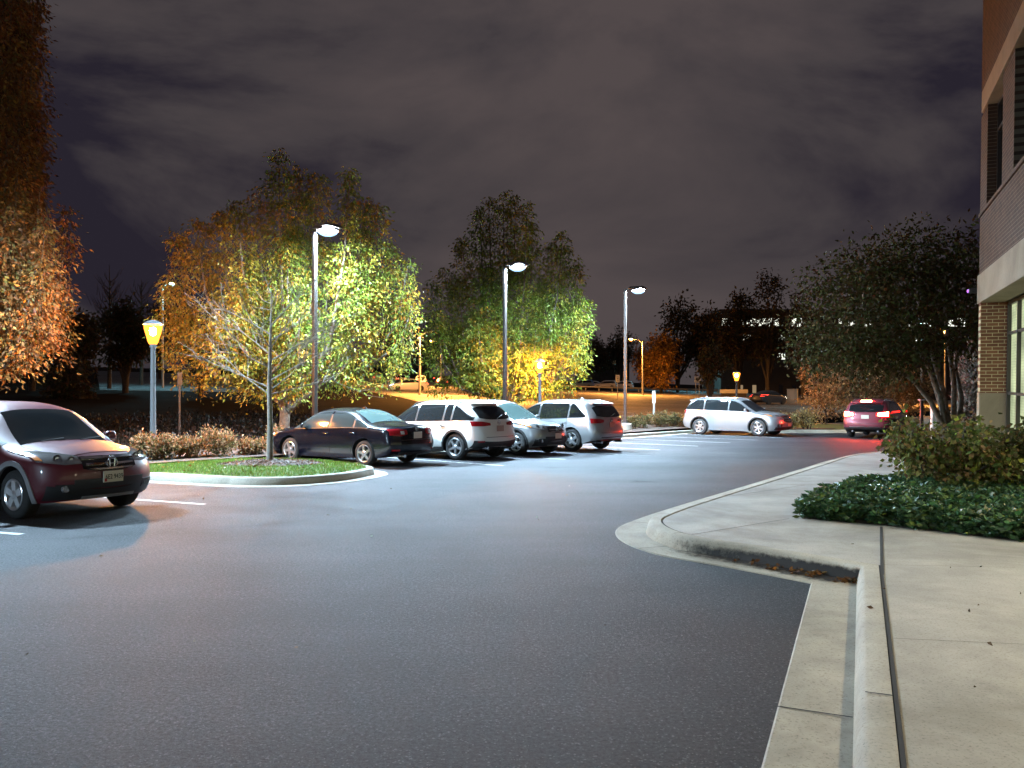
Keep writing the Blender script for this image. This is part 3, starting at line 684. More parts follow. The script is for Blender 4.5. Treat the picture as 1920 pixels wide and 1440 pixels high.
def pl(fr, y, z, text=None, mt='plate'):
    return lambda s, root, pm: plate(s, root, fr, y, z, text, mt=mt)
def em(fr, z, kind, sz=.07): return lambda s, root, pm: emblem(s, root, fr, z, kind, sz)

CRV = suv(4.53, 1.82, 1.65, -1.255, 1.365, .345, .225, dlo=(-1.93, 1.30), pillars=(-1.12, .02), doors=(-1.17, -.02, 1.02), mirror=.80, screen=(.40, 1.16), bonnet=2.02,
  belt=[(0, 1.12), (.2, 1.08), (.5, 1.03), (.7, 1.0), (.78, .97), (1, .70)], dloslope=.45)
def crv_bits(text, pm='plate'):
    return dict(head=headlamps([(.38, .775), (.6, .765), (.84, .81)], [(.38, .87), (.6, .925), (.84, .96)], .39, .845), grille=grille(.40, .655, .865, [(.69, .022), (.755, .026), (.835, .026)]),
      low=lowband(True, .80, .29, lambda y: .41+.08*(abs(y)/.8)**2), intake=lowband(True, .52, .43, .56, 'black', 'air_intake', .016), skid=lowband(True, .40, .285, .325, 'greytrim', 'skid_plate', .022), fog=fogs(.62, .44), emb=em(True, .765, 'H', .082), plate=pl(True, 0, .575, text, pm))
maroon = build_car(CRV, 'parked_suv', 'dark maroon compact SUV at the left edge, nose turned towards the road', 'car', (-6.95, 11.15, CRV.axf, -1), rad(-29), 'maroon',
  dict(wheel='steel', glass='midglass', screen='glass', arch=.07, archmat='greytrim', clad=.14, handle='paint', bits=crv_bits('6E2 9439')))
MZ = Shape(L=4.74, W=1.78, axr=-1.33, axf=1.345, rt=.32, rim=.225, rr=.15, tum=.40, cf=.60, cr=.42, rail=.10, dloslope=.42, dlo0=.03, sill=.12,
  top=[(0, .93), (.03, .985), (.10, 1.035), (.165, 1.06), (.20, 1.09), (.28, 1.27), (.345, 1.385), (.42, 1.43), (.50, 1.44), (.565, 1.42), (.615, 1.36), (.70, 1.13), (.755, .985), (.80, .945), (.9, .87), (.96, .78), (1, .66)],
  belt=[(0, .86), (.1, .93), (.3, .95), (.5, .92), (.7, .89), (.78, .87), (1, .56)], bot=[(0, .34), (.08, .28), (.16, .20), (.5, .18), (.84, .19), (.93, .20), (1, .24)],
  xf=[(.2, .14), (.35, .04), (.5, 0), (.65, .03), (.8, .13), (.95, .4)], xr=[(.25, .10), (.4, .03), (.55, 0), (.68, .03), (.85, .06), (.98, .10), (1.1, .3)],
  dlo=(-1.42, 1.14), pillars=(-.98, -.12), doors=(-1.10, -.17, .92), mirror=.72, screen=(.46, 1.18), bonnet=2.10)
def mz_rear(s, root, pm):
    xa, xb = -1.38, -.70
    def g(x, f):
        yw = s.Wd(x, s.top(x)-.05)-.04; p = s.topz(x, f*yw); p.y = f*yw; return p
    patch(g, lin(xa, xb, 14), lin(-1, 1, 15), .006, 'rear_window', M['tealglass'], root)
    end_patch(s, False, lin(-.70, .70, 19), cst(.985), cst(1.0), .01, 'boot_lip', pm, root, 3)
mazda = build_car(MZ, 'parked_saloon', 'dark blue-black saloon parked beside the grass island', 'car', (-3.67, 19.8, MZ.axr, 1), rad(147), 'navy',
  dict(wheel='five', glass='midglass', screen='midglass', mould=.50, antenna=-.55, bits=dict(head=headlamps([(.5, .62), (.86, .66)], [(.5, .72), (.86, .80)], .46, .86), rear=mz_rear,
    tl=taillamps(.36, .815, [(.36, .80), (.58, .755), (.82, .78)], [(.36, .905), (.58, .93), (.82, .92)], 'redlens', (.46, .56, .80, .875)), seam=boot_line(.66, .56), emb=em(False, .93, 'wing', .055), plate=pl(False, 0, .77), lowr=lowband(False, .62, .27, .36, 'black', 'rear_valance'), ex=exhausts([.45], .27), refl=reflectors(.70, .42), gr=grille(.35, .55, .70, [(.69, .02)]))))
GLC = suv(4.66, 1.89, 1.64, -1.42, 1.45, .36, .245, dlo=(-1.98, 1.25), pillars=(-1.28, -.98, .05), doors=(-1.13, .0, 1.02), mirror=.82, screen=(.36, 1.15), bonnet=2.05, tum=.34, cr=.42,
  top=[(0, 1.54), (.06, 1.575), (.16, 1.61), (.32, 1.64), (.46, 1.635), (.545, 1.59), (.60, 1.50), (.70, 1.20), (.755, 1.07), (.80, 1.035), (.88, .99), (.95, .91), (1, .78)],
  belt=[(0, 1.10), (.2, 1.07), (.5, 1.03), (.7, 1.0), (.78, .97), (1, .70)], xr=[(.3, .10), (.45, .02), (.62, 0), (.72, .03), (.9, .08), (1.08, .14), (1.25, .26), (1.5, .50), (1.64, .62)], dloslope=.6)
glc = build_car(GLC, 'parked_suv', 'white crossover SUV with rounded tail next to the dark saloon', 'car', (-1.56, 21.8, GLC.axr, 1), rad(143), 'white',
  dict(wheel='five', glass='glass', screen='midglass', arch=.055, clad=.12, surround='black', handle='chrome', rails=(-1.5, .5), railmat='black', bits=dict(rg=rearglass(.66, 1.10, 1.47), tl=taillamps(.36, .90, [(.36, .945), (.6, .925), (.9, .93)], [(.36, 1.01), (.6, 1.05), (.9, 1.06)]),
    low=lowband(False, .90, .30, lambda y: .50+.05*(abs(y)/.9)**2), chrome=lowband(False, .60, .345, .375, 'chrome', 'chrome_strip', .02), ex=exhausts([-.55, .55], .34), refl=reflectors(.74, .52), seam=boot_line(.63, .60), plate=pl(False, 0, .86, None, 'plateblue'), emb=em(False, 1.02, 'star', .06), head=headlamps([(.45, .76), (.87, .80)], [(.45, .88), (.87, .95)]), gr=grille(.40, .62, .88, [(.75, .05)]))))
crv2 = build_car(CRV, 'parked_suv', 'silver compact SUV parked nose out between two lighter SUVs', 'car', (.11, 23.6, CRV.axf, -1), rad(-38), 'bluesilver',
  dict(wheel='double', glass='midglass', screen='tealglass', arch=.06, clad=.14, bits=crv_bits(None)))
RDX = suv(4.59, 1.87, 1.655, -1.28, 1.37, .355, .245, dlo=(-1.80, 1.26), pillars=(-1.16, .02), doors=(-1.12, -.02, 1.0), mirror=.80, screen=(.38, 1.15), bonnet=2.02, cr=.36,
  belt=[(0, 1.10), (.2, 1.06), (.5, 1.0), (.7, .97), (.78, .94), (1, .70)], dloslope=.8)
rdx = build_car(RDX, 'parked_suv', 'light silver SUV with five-spoke wheels, rightmost of the four parked side by side', 'car', (1.87, 25.35, RDX.axr, 1), rad(141), 'silver',
  dict(wheel='fat', glass='glass', screen='midglass', antenna=-1.1, handle='paint', bits=dict(rg=rearglass(.68, 1.08, 1.45), tl=taillamps(.42, .89, [(.42, .93), (.6, .90), (.89, .90)], [(.42, 1.00), (.6, 1.04), (.89, 1.05)]), low=lowband(False, .74, .30, .36), ex=exhausts([-.58, .58], .30), slit=lowband(False, .60, .44, .47, 'black', 'bumper_slot', .006), seam=boot_line(.60, .62), plate=pl(False, 0, .84, None, 'plateblue'), emb=em(False, .985, 'A', .055), head=headlamps([(.45, .72), (.87, .78)], [(.45, .82), (.87, .92)]), gr=grille(.40, .6, .84, [(.8, .04)]))))
HIG = suv(4.855, 1.925, 1.73, -1.42, 1.39, .375, .25, dlo=(-2.12, 1.38), pillars=(-1.20, .0), doors=(-1.22, -.04, 1.08), mirror=.86, screen=(.46, 1.24), bonnet=2.12, cr=.34, dloslope=.8,
  belt=[(0, 1.18), (.2, 1.15), (.5, 1.11), (.7, 1.07), (.78, 1.03), (1, .74)], rr=.16)
hig = build_car(HIG, 'parked_suv', 'long pale silver SUV parked side-on at the far end of the row', 'car', (10.82, 35.2, HIG.axf, -1), rad(-40), 'bluesilver',
  dict(wheel='double6', glass='glass', screen='glass', arch=.05, clad=.10, cladmat='greytrim', rails=(-1.7, .4), railmat='alloy', antenna=-1.5, bits=dict(head=headlamps([(.42, .82), (.9, .86)], [(.42, .91), (.9, .99)], .42, .90), gr=grille(.44, .60, .92, [(.70, .03), (.80, .05), (.89, .03)]), low=lowband(True, .84, .30, .42), fog=fogs(.70, .50), emb=em(True, .82, 'ovals', .085), plate=pl(True, 0, .52), tl=taillamps(.5, .93, [(.5, .98), (.93, .98)], [(.5, 1.10), (.93, 1.13)]), rg=rearglass(.70, 1.2, 1.52))))
BRK = suv(4.55, 1.84, 1.67, -1.27, 1.43, .36, .24, dlo=(-1.85, 1.28), pillars=(-1.14, .02), doors=(-1.14, -.02, 1.02), mirror=.82, screen=(.40, 1.16), bonnet=2.0)
def third(s, root, pm):
    z = 1.515
    for_ = end_patch(s, False, lin(-.20, .20, 7), cst(z-.03), cst(z+.035), .10, 'high_brake_light', M['brake'], root, 3)
brk = build_car(BRK, 'leaving_suv', 'grey-violet SUV driving away with its brake lights lit', 'car', (16.05, 33.7, BRK.axr, -1), rad(53), 'violet',
  dict(wheel='double', glass='glass', screen='glass', arch=.05, clad=.12, rails=(-1.6, .4), railmat='alloy', bits=dict(rg=rearglass(.66, 1.10, 1.44), tl=taillamps(.43, .895, [(.43, .94), (.89, .90)], [(.43, 1.06), (.89, 1.13)], 'redlit', None, (.48, .85, .955, 1.06)), third=third, low=lowband(False, .88, .30, .46), chrome=lowband(False, .62, .47, .50, 'chrome', 'chrome_strip', .02), plate=pl(False, 0, .90), ex=exhausts([-.5, .5], .3), seam=boot_line(.62, .6),
    head=lambda s, root, pm: [end_patch(s, True, [sg*y for y in lin(.5, .84, 8)], cst(.78), cst(.88), .012, 'headlight', M['head'], root) for sg in (1, -1)], gr=grille(.42, .6, .86, [(.74, .03)]))), group=None)
# ------------------------------------------------------------------ ground, lot, kerbs
def ground():
    aa = [-300, -120, -60, -30, 0, 30, 60, 120, 300]; rows = [(-200, -.06), (-100, -.06), (-.72, -.06), (-.70, None), (3, None), (40, None), (150, None), (330, None)]
    vs = []; fs = []
    for s, z in rows:
        for a in aa:
            x, y = AS(a, s); vs.append((x, y, R(x, y) if z is None else z))
    n = len(aa)
    for i in range(len(rows)-1):
        for j in range(n-1): fs.append((i*n+j, i*n+j+1, (i+1)*n+j+1, (i+1)*n+j))
    return tag(MB().add(vs, fs).build('ground', M['soil']), kind='structure')
ground()
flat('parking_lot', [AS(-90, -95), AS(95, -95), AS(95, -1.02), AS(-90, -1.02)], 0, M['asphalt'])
road = [(3, 37.0), (14, 49.9), (25, 63), (60, 105), (80, 140), (35, 139), (21, 131), (0, 131), (-13, 160), (-24, 230), (-42, 230), (-25, 120), (-15, 84), (-10, 71), (-4.5, 52), (-1, 43)]
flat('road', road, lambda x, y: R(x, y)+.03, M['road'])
def stripe(pts, w, z, m, name='lane_marking'):
    b = MB(); L = [Vector(p) for p in pts]; A = offset_line(L, w/2); B = offset_line(L, -w/2); f = z if callable(z) else (lambda x, y: z)
    vs = [(p.x, p.y, f(p.x, p.y)) for p in A+B]; n = len(L)
    b.add(vs, [(i, i+1, n+i+1, n+i) for i in range(n-1)]); return tag(b.build(name, m), kind='structure')
for q in ([(8, 52), (-3, 75), (-10, 100), (-24, 170)], [(22, 66), (18, 90), (4, 118)], [(30, 75), (34, 100), (30, 132)]):
    stripe(q, .28, lambda x, y: R(x, y)+.045, M['line'])
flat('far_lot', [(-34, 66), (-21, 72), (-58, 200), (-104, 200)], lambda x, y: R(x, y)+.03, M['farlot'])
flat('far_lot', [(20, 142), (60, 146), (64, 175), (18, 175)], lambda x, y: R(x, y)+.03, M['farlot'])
# kerb, gutter and pavement on the right
near = [Vector((2.73-.4*t, 7.31-.917*t)) for t in (16, 8, 5, 3, 2, 1, .4)]
far = smooth_line([(2.73, 7.31), (2.1, 8.07), (1.56, 8.67), (1.30, 9.45), (1.34, 10.3), (1.71, 11.1), (2.58, 12.5), (4.56, 15.5), (6.85, 19), (8.7, 21.8), (10.3, 23.4), (12.1, 24.5), (15, 25.5), (22, 26.6)], 5)
EDGE = near+far
def strip(name, lines, m, kind='structure', smooth=30):
    """lines = [(points, z), ...] side by side"""
    b = MB(); n = len(lines[0][0])
    for L, z in lines: b.v += [(p.x, p.y, z) for p in L]
    for k in range(len(lines)-1):
        for i in range(n-1): b.f.append((k*n+i, k*n+i+1, (k+1)*n+i+1, (k+1)*n+i)); b.m.append(0)
    return tag(b.build(name, m, smooth=smooth), kind=kind)
O = lambda d: offset_line(EDGE, d)
strip('gutter', [(O(.0), .0), (O(.012), .012), (O(.20), .010), (O(.385), .006)], M['kerb'])
strip('kerb', [(O(.385), .004), (O(.405), .09), (O(.425), .135), (O(.455), .152), (O(.57), .154), (O(.572), .10)], M['kerb'], smooth=50)
pave = O(.595)
flat('pavement', [(p.x, p.y) for p in pave]+[(26, 25), (18, 14), (12.2, 15.2), (9.6, 15.9), (9.75, 15.7), (.6, -5.9), (-1.5, -8)], .149, M['walk'])
flat('kerb_joint', [(p.x, p.y) for p in O(.56)]+[(p.x, p.y) for p in reversed(O(.62))], .120, M['joint'])
def seam(a, b, w=.012, z=.1535):
    a, b = Vector(a), Vector(b); t = (b-a).normalized(); n = Vector((-t.y, t.x))*w/2
    flat('pavement_joint', [tuple(a+n), tuple(b+n), tuple(b-n), tuple(a-n)], z, M['joint'])
seam((3.24, 7.0), (4.44, 9.62), .03); seam((1.62, 3.3), (3.24, 7.0), .022)
seam((2.03, 9.05), (3.55, 10.25)); seam((3.1, 12.3), (5.2, 14.2)); seam((5.6, 16.0), (7.4, 15.6)); seam((3.35, 5.0), (2.45, 5.15), .005); seam((4.6, 7.3), (3.42, 7.42), .005)
for t in (3.2, 7.0):
    p = Vector((2.73-.4*t, 7.31-.917*t)); q = p+Vector((.917, -.4))*.38; seam(p, q, .014, .0145); seam(p+Vector((.917, -.4))*.44, p+Vector((.917, -.4))*.57, .014, .158)
fl = O(.36); i0 = len(near)
for k in (12, 24, 40): seam(EDGE[i0+k], O(.38)[i0+k], .014, .0145); seam(O(.45)[i0+k], O(.57)[i0+k], .014, .158)
# the wet dirty corner of the gutter, stain darkened further for its shaded recess
sb = MB(); cols_ = []
K = 15; lanes = [(.03, 0.0), (.14, .30), (.26, .62), (.378, .85)]
for k in range(K):
    f = max(0, 1-k/(K-1)*1.05)**.8
    for d, c in lanes:
        q = O(d)[i0+k]; sb.v.append((q.x, q.y, .0155)); cols_.append(c*f)
    for d, z, c in ((.3995, .06, .85), (.413, .105, .45), (.4245, .137, 0)):
        q = O(d-.006)[i0+k]; sb.v.append((q.x, q.y, z)); cols_.append(c*f)
for k in range(K-1):
    for e_ in range(6): sb.f.append((k*7+e_, k*7+e_+1, k*7+8+e_, k*7+7+e_)); sb.m.append(0)
so = tag(sb.build('gutter_stain', M['softstain']), kind='structure')
at = so.data.color_attributes.new('Col', 'FLOAT_COLOR', 'POINT')
for i, c in enumerate(cols_): at.data[i].color = (c, c, c, 1)
pp = []
for k in range(170):
    j = min(8, abs(RNG.normal(0, 2.4))); a = O(.36)[i0+int(j)]; b = O(.2)[i0+int(j)]; q = a.lerp(b, min(1, RNG.random()**1.5)); pp.append((q.x+RNG.normal(0, .03), q.y+RNG.normal(0, .03), .02+RNG.random()*.02))
pp = np.array(pp); dd = RNG.normal(0, 1, (170, 3)); dd[:, 2] *= .3
tag(leaf_obj('fallen_leaves', pp, dd, RNG.uniform(.03, .065, 170), .6, pick([(.16, .07, .02, 2), (.09, .045, .018, 2), (.22, .12, .04, 1)], 170), M['leaf']), kind='stuff')
# litter of leaves and specks over the asphalt
n = 150; X = RNG.uniform(-14, 8, n); Y = RNG.uniform(5, 32, n)
pp = np.stack([X, Y, np.full(n, .012)], 1); dd = RNG.normal(0, 1, (n, 3)); dd[:, 2] *= .15
keep = np.array([not any((Vector((x, y))-e).length < .1 for e in EDGE[::3]) and x < 1.2+.0*y for x, y in zip(X, Y)])
tag(leaf_obj('asphalt_litter', pp[keep], dd[keep], RNG.uniform(.02, .06, keep.sum()), .6, pick([(.3, .28, .24, 2), (.14, .08, .03, 2)], keep.sum()), M['leaf']), kind='stuff')
n = 46; X = RNG.uniform(2.2, 7, n); Y = RNG.uniform(3.6, 15, n); ok = [x > .437*(y-.6)+.1 and x < .437*y+2.2 and not (y > 10.2 and x < .65*y-5.0) for x, y in zip(X, Y)]
pp = np.stack([X, Y, np.full(n, .158)], 1)[ok]; dd = RNG.normal(0, 1, (len(pp), 3)); dd[:, 2] *= .2
tag(leaf_obj('pavement_litter', pp, dd, RNG.uniform(.02, .055, len(pp)), .55, pick([(.16, .09, .03, 2), (.08, .05, .02, 2)], len(pp)), M['leaf']), kind='stuff')
for (x, y, r) in ((-5.2, 11.0, .55), (1.0, 19.5, .5), (-.2, 20.6, .35), (3.9, 24.0, .5), (2.6, 16.2, .45)):
    ob = MB(); cs_ = []
    for k in range(5):
        for i in range(20): q = r*k/4*(1+.25*math.sin(3*i*.314+x)+.15*math.sin(5*i*.314+y)); ob.v.append((x+q*math.cos(i*.31416), y+q*math.sin(i*.31416)*.8, .0035)); cs_.append(.36*(1-k/4)**.7)
    for k in range(4):
        for i in range(20): j = (i+1) % 20; ob.f.append((k*20+i, k*20+j, k*20+20+j, k*20+20+i)); ob.m.append(0)
    oo = tag(ob.build('oil_stain', M['softstain']), kind='structure'); at = oo.data.color_attributes.new('Col', 'FLOAT_COLOR', 'POINT')
    for i, c in enumerate(cs_): at.data[i].color = (c, c, c, 1)
def crack(pts, w=.022):
    L = smooth_line(pts, 7); L = [p+Vector((random.gauss(0, .03), random.gauss(0, .03))) for p in L]
    stripe([tuple(p) for p in L], w, .0032, M['joint'], 'crack_seal')
crack([(-1.2, 13.8), (1.2, 17.2), (3.8, 20.6), (7.2, 24.6), (10.5, 28.5)]); crack([(-9.0, 8.2), (-6.5, 9.4), (-4.0, 10.2), (-2.2, 11.9), (-1.2, 13.8)], .016); crack([(1.2, 17.2), (-1.4, 18.6), (-3.0, 19.3)], .014)
# left row: kerb and planting bed
def kerb_as(pts, name='kerb', h=.15, w=.15, gut=.0):
    L = [Vector(AS(*p)) if gut is None else Vector(p) for p in pts]
    return strip(name, [(L, -.01), (offset_line(L, -.012), h-.02), (offset_line(L, -.035), h), (offset_line(L, -w), h), (offset_line(L, -w-.003), 0)], M['concrete'])
row = [Vector(AS(a, -1.05)) for a in (-40, -12, -3)]
row2 = [Vector(AS(a, -1.05)) for a in (1.2, 8, 15.5)]
far_k = smooth_line([AS(15.5, -1.05), AS(18, -1.05), AS(21.3, -1.05), AS(22.6, -1.5), AS(23.2, -3.2), AS(24.5, -4.8), AS(26.2, -6.6), AS(28.3, -7.4), AS(31, -7.2), AS(34, -5.5), AS(36, -2)], 5)
for L in (row, row2+far_k[1:]):
    strip('kerb', [(offset_line(L, .32), .005), (L, .008), (offset_line(L, -.012), .13), (offset_line(L, -.035), .15), (offset_line(L, -.17), .15), (offset_line(L, -.175), .0)], M['concrete'])
flat('planting_bed', [AS(-40, -.9), AS(15.5, -.9), AS(21.3, -.9), AS(21.3, 1.6), AS(-40, 1.6)], lambda x, y: max(.135, R(x, y)+.02), M['mulch'])
vb = [tuple(p) for p in offset_line(far_k, -.17)]
flat('verge', vb+[AS(36, 3), AS(20, 3)], .14, M['turf'])
flat('planting_bed', [AS(22.9, -1.8), AS(24.4, -4.3), AS(26.4, -6.0), AS(28, -5.6), AS(27, -1.2)], .155, M['mulch'])
# grass island with its rounded nose
gout = smooth_line([(-12.5, 18.1), (-9.6, 16.95), (-7.23, 15.99), (-5.95, 15.44), (-5.0, 15.16), (-4.05, 15.36), (-3.26, 16.12), (-2.82, 17.2), (-2.80, 18.0), (-3.36, 18.85), (-5.0, 19.95), (-7.2, 21.2)], 5)
kf = offset_line(gout, -.30)
strip('island_gutter', [(gout, .0), (offset_line(gout, -.01), .012), (offset_line(gout, -.31), .008)], M['concrete'])
strip('island_kerb', [(kf, .0), (offset_line(kf, -.015), .13), (offset_line(kf, -.04), .155), (offset_line(kf, -.16), .157), (offset_line(kf, -.165), .08)], M['concrete'], smooth=50)
inn = offset_line(kf, -.163); T = Vector((-5.42, 17.9))
def mound(p): return .145+.13*math.exp(-((p-T).length/1.5)**2)
b = MB(); rings = 8
for k in range(rings+1):
    for p in inn:
        q = p.lerp(T+(p-T)*.0, k/rings); z = mound(q) if k else .14
        b.v.append((q.x, q.y, z))
nn = len(inn)
for k in range(rings):
    for i in range(nn): j = (i+1) % nn; b.f.append((k*nn+i, k*nn+j, (k+1)*nn+j, (k+1)*nn+i)); b.m.append(0)
tag(b.build('grass_island', M['turf'], smooth=60, weld=True), kind='structure')
poly = [tuple(p) for p in inn]
def inside(x, y, pg):
    c = False; j = len(pg)-1
    for i in range(len(pg)):
        xi, yi = pg[i]; xj, yj = pg[j]
        if (yi > y) != (yj > y) and x < (xj-xi)*(y-yi)/(yj-yi)+xi: c = not c
        j = i
    return c
def scatter(pg, n):
    xs = [p[0] for p in pg]; ys = [p[1] for p in pg]; out = []
    while len(out) < n:
        x = random.uniform(min(xs), max(xs)); y = random.uniform(min(ys), max(ys))
        if inside(x, y, pg): out.append((x, y))
    return out
sc = [q for q in scatter(poly, 26000) if ((q[0]-T.x)/1.15)**2+((q[1]-T.y)/.85)**2 > 1 and q[0] > -8.6]
gp = np.array([(x, y, mound(Vector((x, y)))-.01) for x, y in sc]); gd = RNG.normal(0, .38, (len(sc), 3)); gd[:, 2] = 1
tag(leaf_obj('grass', gp, gd, RNG.uniform(.04, .085, len(sc)), .16, pick([(.085, .17, .022, 4), (.12, .20, .03, 2), (.16, .17, .05, 1)], len(sc)), M['leaf']), kind='stuff')
q = scatter(poly, 70); dd = RNG.normal(0, 1, (70, 3)); dd[:, 2] *= .3
tag(leaf_obj('turf_litter', np.array([(x, y, mound(Vector((x, y)))+.05) for x, y in q]), dd, RNG.uniform(.05, .1, 70), .5, pick([(.24, .13, .03, 2), (.12, .07, .02, 2)], 70), M['leaf']), kind='stuff')
mm = MB(); pr = []
for k in range(26):
    a = 6.283*k/26; q = (1.15+.1*math.sin(3*a+1), .85+.08*math.sin(4*a)); pr.append(Vector((T.x+q[0]*math.cos(a), T.y+q[1]*math.sin(a))))
for f_ in (1, .8, .5, .2, .02):
    for p in pr: q = T.lerp(p, f_); mm.v.append((q.x, q.y, mound(q)+.03*(1-f_)+.012))
for k in range(4):
    for i in range(26): j = (i+1) % 26; mm.f.append((k*26+i, k*26+j, (k+1)*26+j, (k+1)*26+i)); mm.m.append(0)
tag(mm.build('mulch_ring', M['mulch'], smooth=60), kind='structure')
mp_ = []
while len(mp_) < 1500:
    x, y = T.x+random.uniform(-1.2, 1.2), T.y+random.uniform(-.9, .9)
    if ((x-T.x)/1.17)**2+((y-T.y)/.87)**2 < 1: mp_.append((x, y, mound(Vector((x, y)))+.02+.03*(1-math.hypot(x-T.x, y-T.y))))
dd = RNG.normal(0, 1, (1500, 3)); dd[:, 2] *= .35
tag(leaf_obj('mulch_chips', np.array(mp_), dd, RNG.uniform(.03, .07, 1500), .4, pick([(.09, .06, .045, 2), (.05, .035, .027, 2), (.13, .09, .07, 1)], 1500), M['leaf']), kind='stuff')
vg = [AS(23.2, -2), AS(25, -5), AS(27, -6.9), AS(30, -6.9), AS(33, -4), AS(33, -1), AS(24, -1)]
# stall lines
def stall(a, s0=-6.1, s1=-1.5, w=.10):
    p, q = Vector(AS(a, s0)), Vector(AS(a, s1)); t = (q-p).normalized(); n = Vector((-t.y, t.x))*w/2
    flat('stall_line', [tuple(p+n), tuple(q+n), tuple(q-n), tuple(p-n)], .0045, M['line'])
for a in (1.2, 3.85, 6.5, 9.1, 11.75, 14.4, 17.0, 19.6, 22.2-.1): stall(a)
def sline(a, b, w=.1):
    a, b = Vector(a), Vector(b); t = (b-a).normalized(); n = Vector((-t.y, t.x))*w/2
    flat('stall_line', [tuple(a+n), tuple(b+n), tuple(b-n), tuple(a-n)], .0045, M['line'])
sline((-10.5, 15.2), (-4.9, 12.75)); sline((-9.6, 11.2), (-6.1, 9.95))
# ------------------------------------------------------------------ lamps
def led_lamp(a, label, s=0, base=True, hh=6.3, group='tall LED parking lot lamps', strength=None, turn=0):
    x, y = AS(a, s); z = max(.13, R(x, y)) if s > -1 else .0
    o = empty('parking_lot_lamp', (x, y, z), math.atan2(-N.y, -N.x)+turn, label, 'lamp post', group)
    if base: MB().lathe([(0, .30), (.27, .30), (.30, .27), (.31, -.3)], 24).build('concrete_base', M['concrete'], o, 40)
    q = MB(); q.box((0, 0, hh/2+.15), (.125, .125, hh-.3), taper=(.92, .92)); q.box((0, 0, .32), (.28, .28, .04)); q.box((0, 0, .4), (.17, .17, .12)); q.build('pole', M['bronze'], o, None, .012)
    MB().box((.22, 0, hh+.02), (.36, .07, .07)).build('arm', M['bronze'], o, None, .01)
    MB().box((.58, 0, hh+.05), (.74, .58, .10), taper=(.8, .8)).build('lamp_head', M['bronze'], o, 40, .02)
    T4 = Matrix.Translation((.60, 0, hh-.002))
    MB().lathe([(.30, .0), (.31, -.07), (.30, -.07), (.29, -.005)], 24, T4).build('shade', M['bronze'], o, 40)
    ln = MB().lathe([(.17, -.004), (.165, -.04), (.14, -.075), (.09, -.10), (0, -.11)], 20, T4).build('lens', M['led'], o, 60)
    MB().lathe([(.262, -.006), (.285, -.09), (.25, -.15), (.15, -.20), (0, -.215)], 20, T4).build('glow_shell', M['ledshell'], ln, 60)  # shell added round the lens to widen the lamp's visible glow
    return o
led_lamp(0, 'tall dark LED lamp post in front of the yellowing tree, between island and saloon')
led_lamp(8.45, 'tall dark LED lamp post in front of the green tree, rising behind the pale SUVs')
led_lamp(16.8, 'tall dark LED lamp post on a concrete base at the kerb before the side-on SUV', turn=.25)
led_lamp(-9.8, 'tall dark LED lamp post just outside the left edge behind the maroon SUV')
led_lamp(-31, 'tall dark LED lamp post in the lot behind the viewer', s=-12)
def lantern(px, Y, py, label):
    x = gx(px, Y); z0 = R(x, Y); zl = zz(py, Y)-z0
    o = empty('lantern_post', (x, Y, z0), 0, label, 'lamp post', 'sodium lantern posts')
    MB().lathe([(.09, -.2), (.085, .05), (.075, .4), (.06, zl-.36), (.075, zl-.34), (.075, zl-.27)], 16).build('post', M['greymetal'], o, 50)
    sh = MB().lathe([(.09, zl-.27), (.12, zl-.22), (.215, zl+.12), (.225, zl+.2), (.17, zl+.24), (0, zl+.25)], 24).build('lantern', M['shell'], o, 50)
    MB().lathe([(0, zl-.05), (.05, zl-.03), (.075, zl+.03), (.075, zl+.10), (.05, zl+.15), (0, zl+.165)], 14).build('bulb', M['sodium'], sh, 60)
    MB().lathe([(.17, zl+.252), (.25, zl+.235), (.20, zl+.30), (.06, zl+.35), (0, zl+.36)], 24).build('lantern_cap', M['greymetal'], o, 40)
    return o
lantern(287, 20.6, 626, 'grey lantern post glowing orange behind the hedge bushes, left of the yellowing tree')
lantern(1012, 35.2, 688, 'orange lantern glowing against the green tree behind the pale SUVs')
lantern(1381, 50, 706, 'orange lantern glowing above the roof of the side-on silver SUV')
def cobra(px, Y, py, pxl, label, group='sodium street lights on arms', mt='cobra'):
    x = gx(px, Y); z0 = R(x, Y); zl = zz(py, Y)-z0; dx = gx(pxl, Y)-x
    o = empty('street_light', (x, Y, z0), 0, label, 'street light', group)
    MB().lathe([(.13, -.3), (.12, .5), (.08, zl-.6), (.08, zl-.3), (0, zl-.28)], 10).build('pole', M['galv'], o, 50)
    MB().tube([(0, 0, zl-.5), (dx*.35, 0, zl-.05), (dx*.9, 0, zl+.12)], .045, 8).build('arm', M['galv'], o, 50)
    MB().box((dx, 0, zl+.13), (.8, .32, .14), taper=(.6, .6)).build('lamp_head', M['galv'], o, 40, .03)
    ln = MB().lathe([(.17, .004), (.165, 0), (0, 0)], 14, Matrix.Translation((dx, 0, zl+.045))).build('lens', M[mt], o)
    MB().lathe([(.24, .01), (.26, -.08), (.2, -.19), (.1, -.24), (0, -.25)], 14, Matrix.Translation((dx, 0, zl+.05))).build('glow_shell', M['shell' if mt == 'cobra' else 'ledshell'], ln, 60)  # shell added so the flat lens shows as a round glow
    return o
cobra(787, 78, 622, 821, 'street light with an arm between the two big trees, over the passing cars')
cobra(827, 120, 640, 809, 'smaller street light farther up the road between the two big trees')
cobra(1205, 108, 637, 1183, 'street light on a pale pole beside the orange-lit tree across the road')
cobra(935, 66, 640, 905, 'unseen street light added behind the green tree to light the road')  # added out of sight to brighten the road
cobra(1772, 95, 616, 1766, 'orange street light seen through the multi-stemmed tree by the brick corner')
cobra(305, 76, 533, 322, 'tall street light with a teal lamp above the lantern, left of the yellowing tree', 'teal lot lights', 'tealed')
cobra(1728, 70, 596, 1722, 'white lot light seen through the dark crown of the multi-stemmed tree', 'teal lot lights', 'tealed')
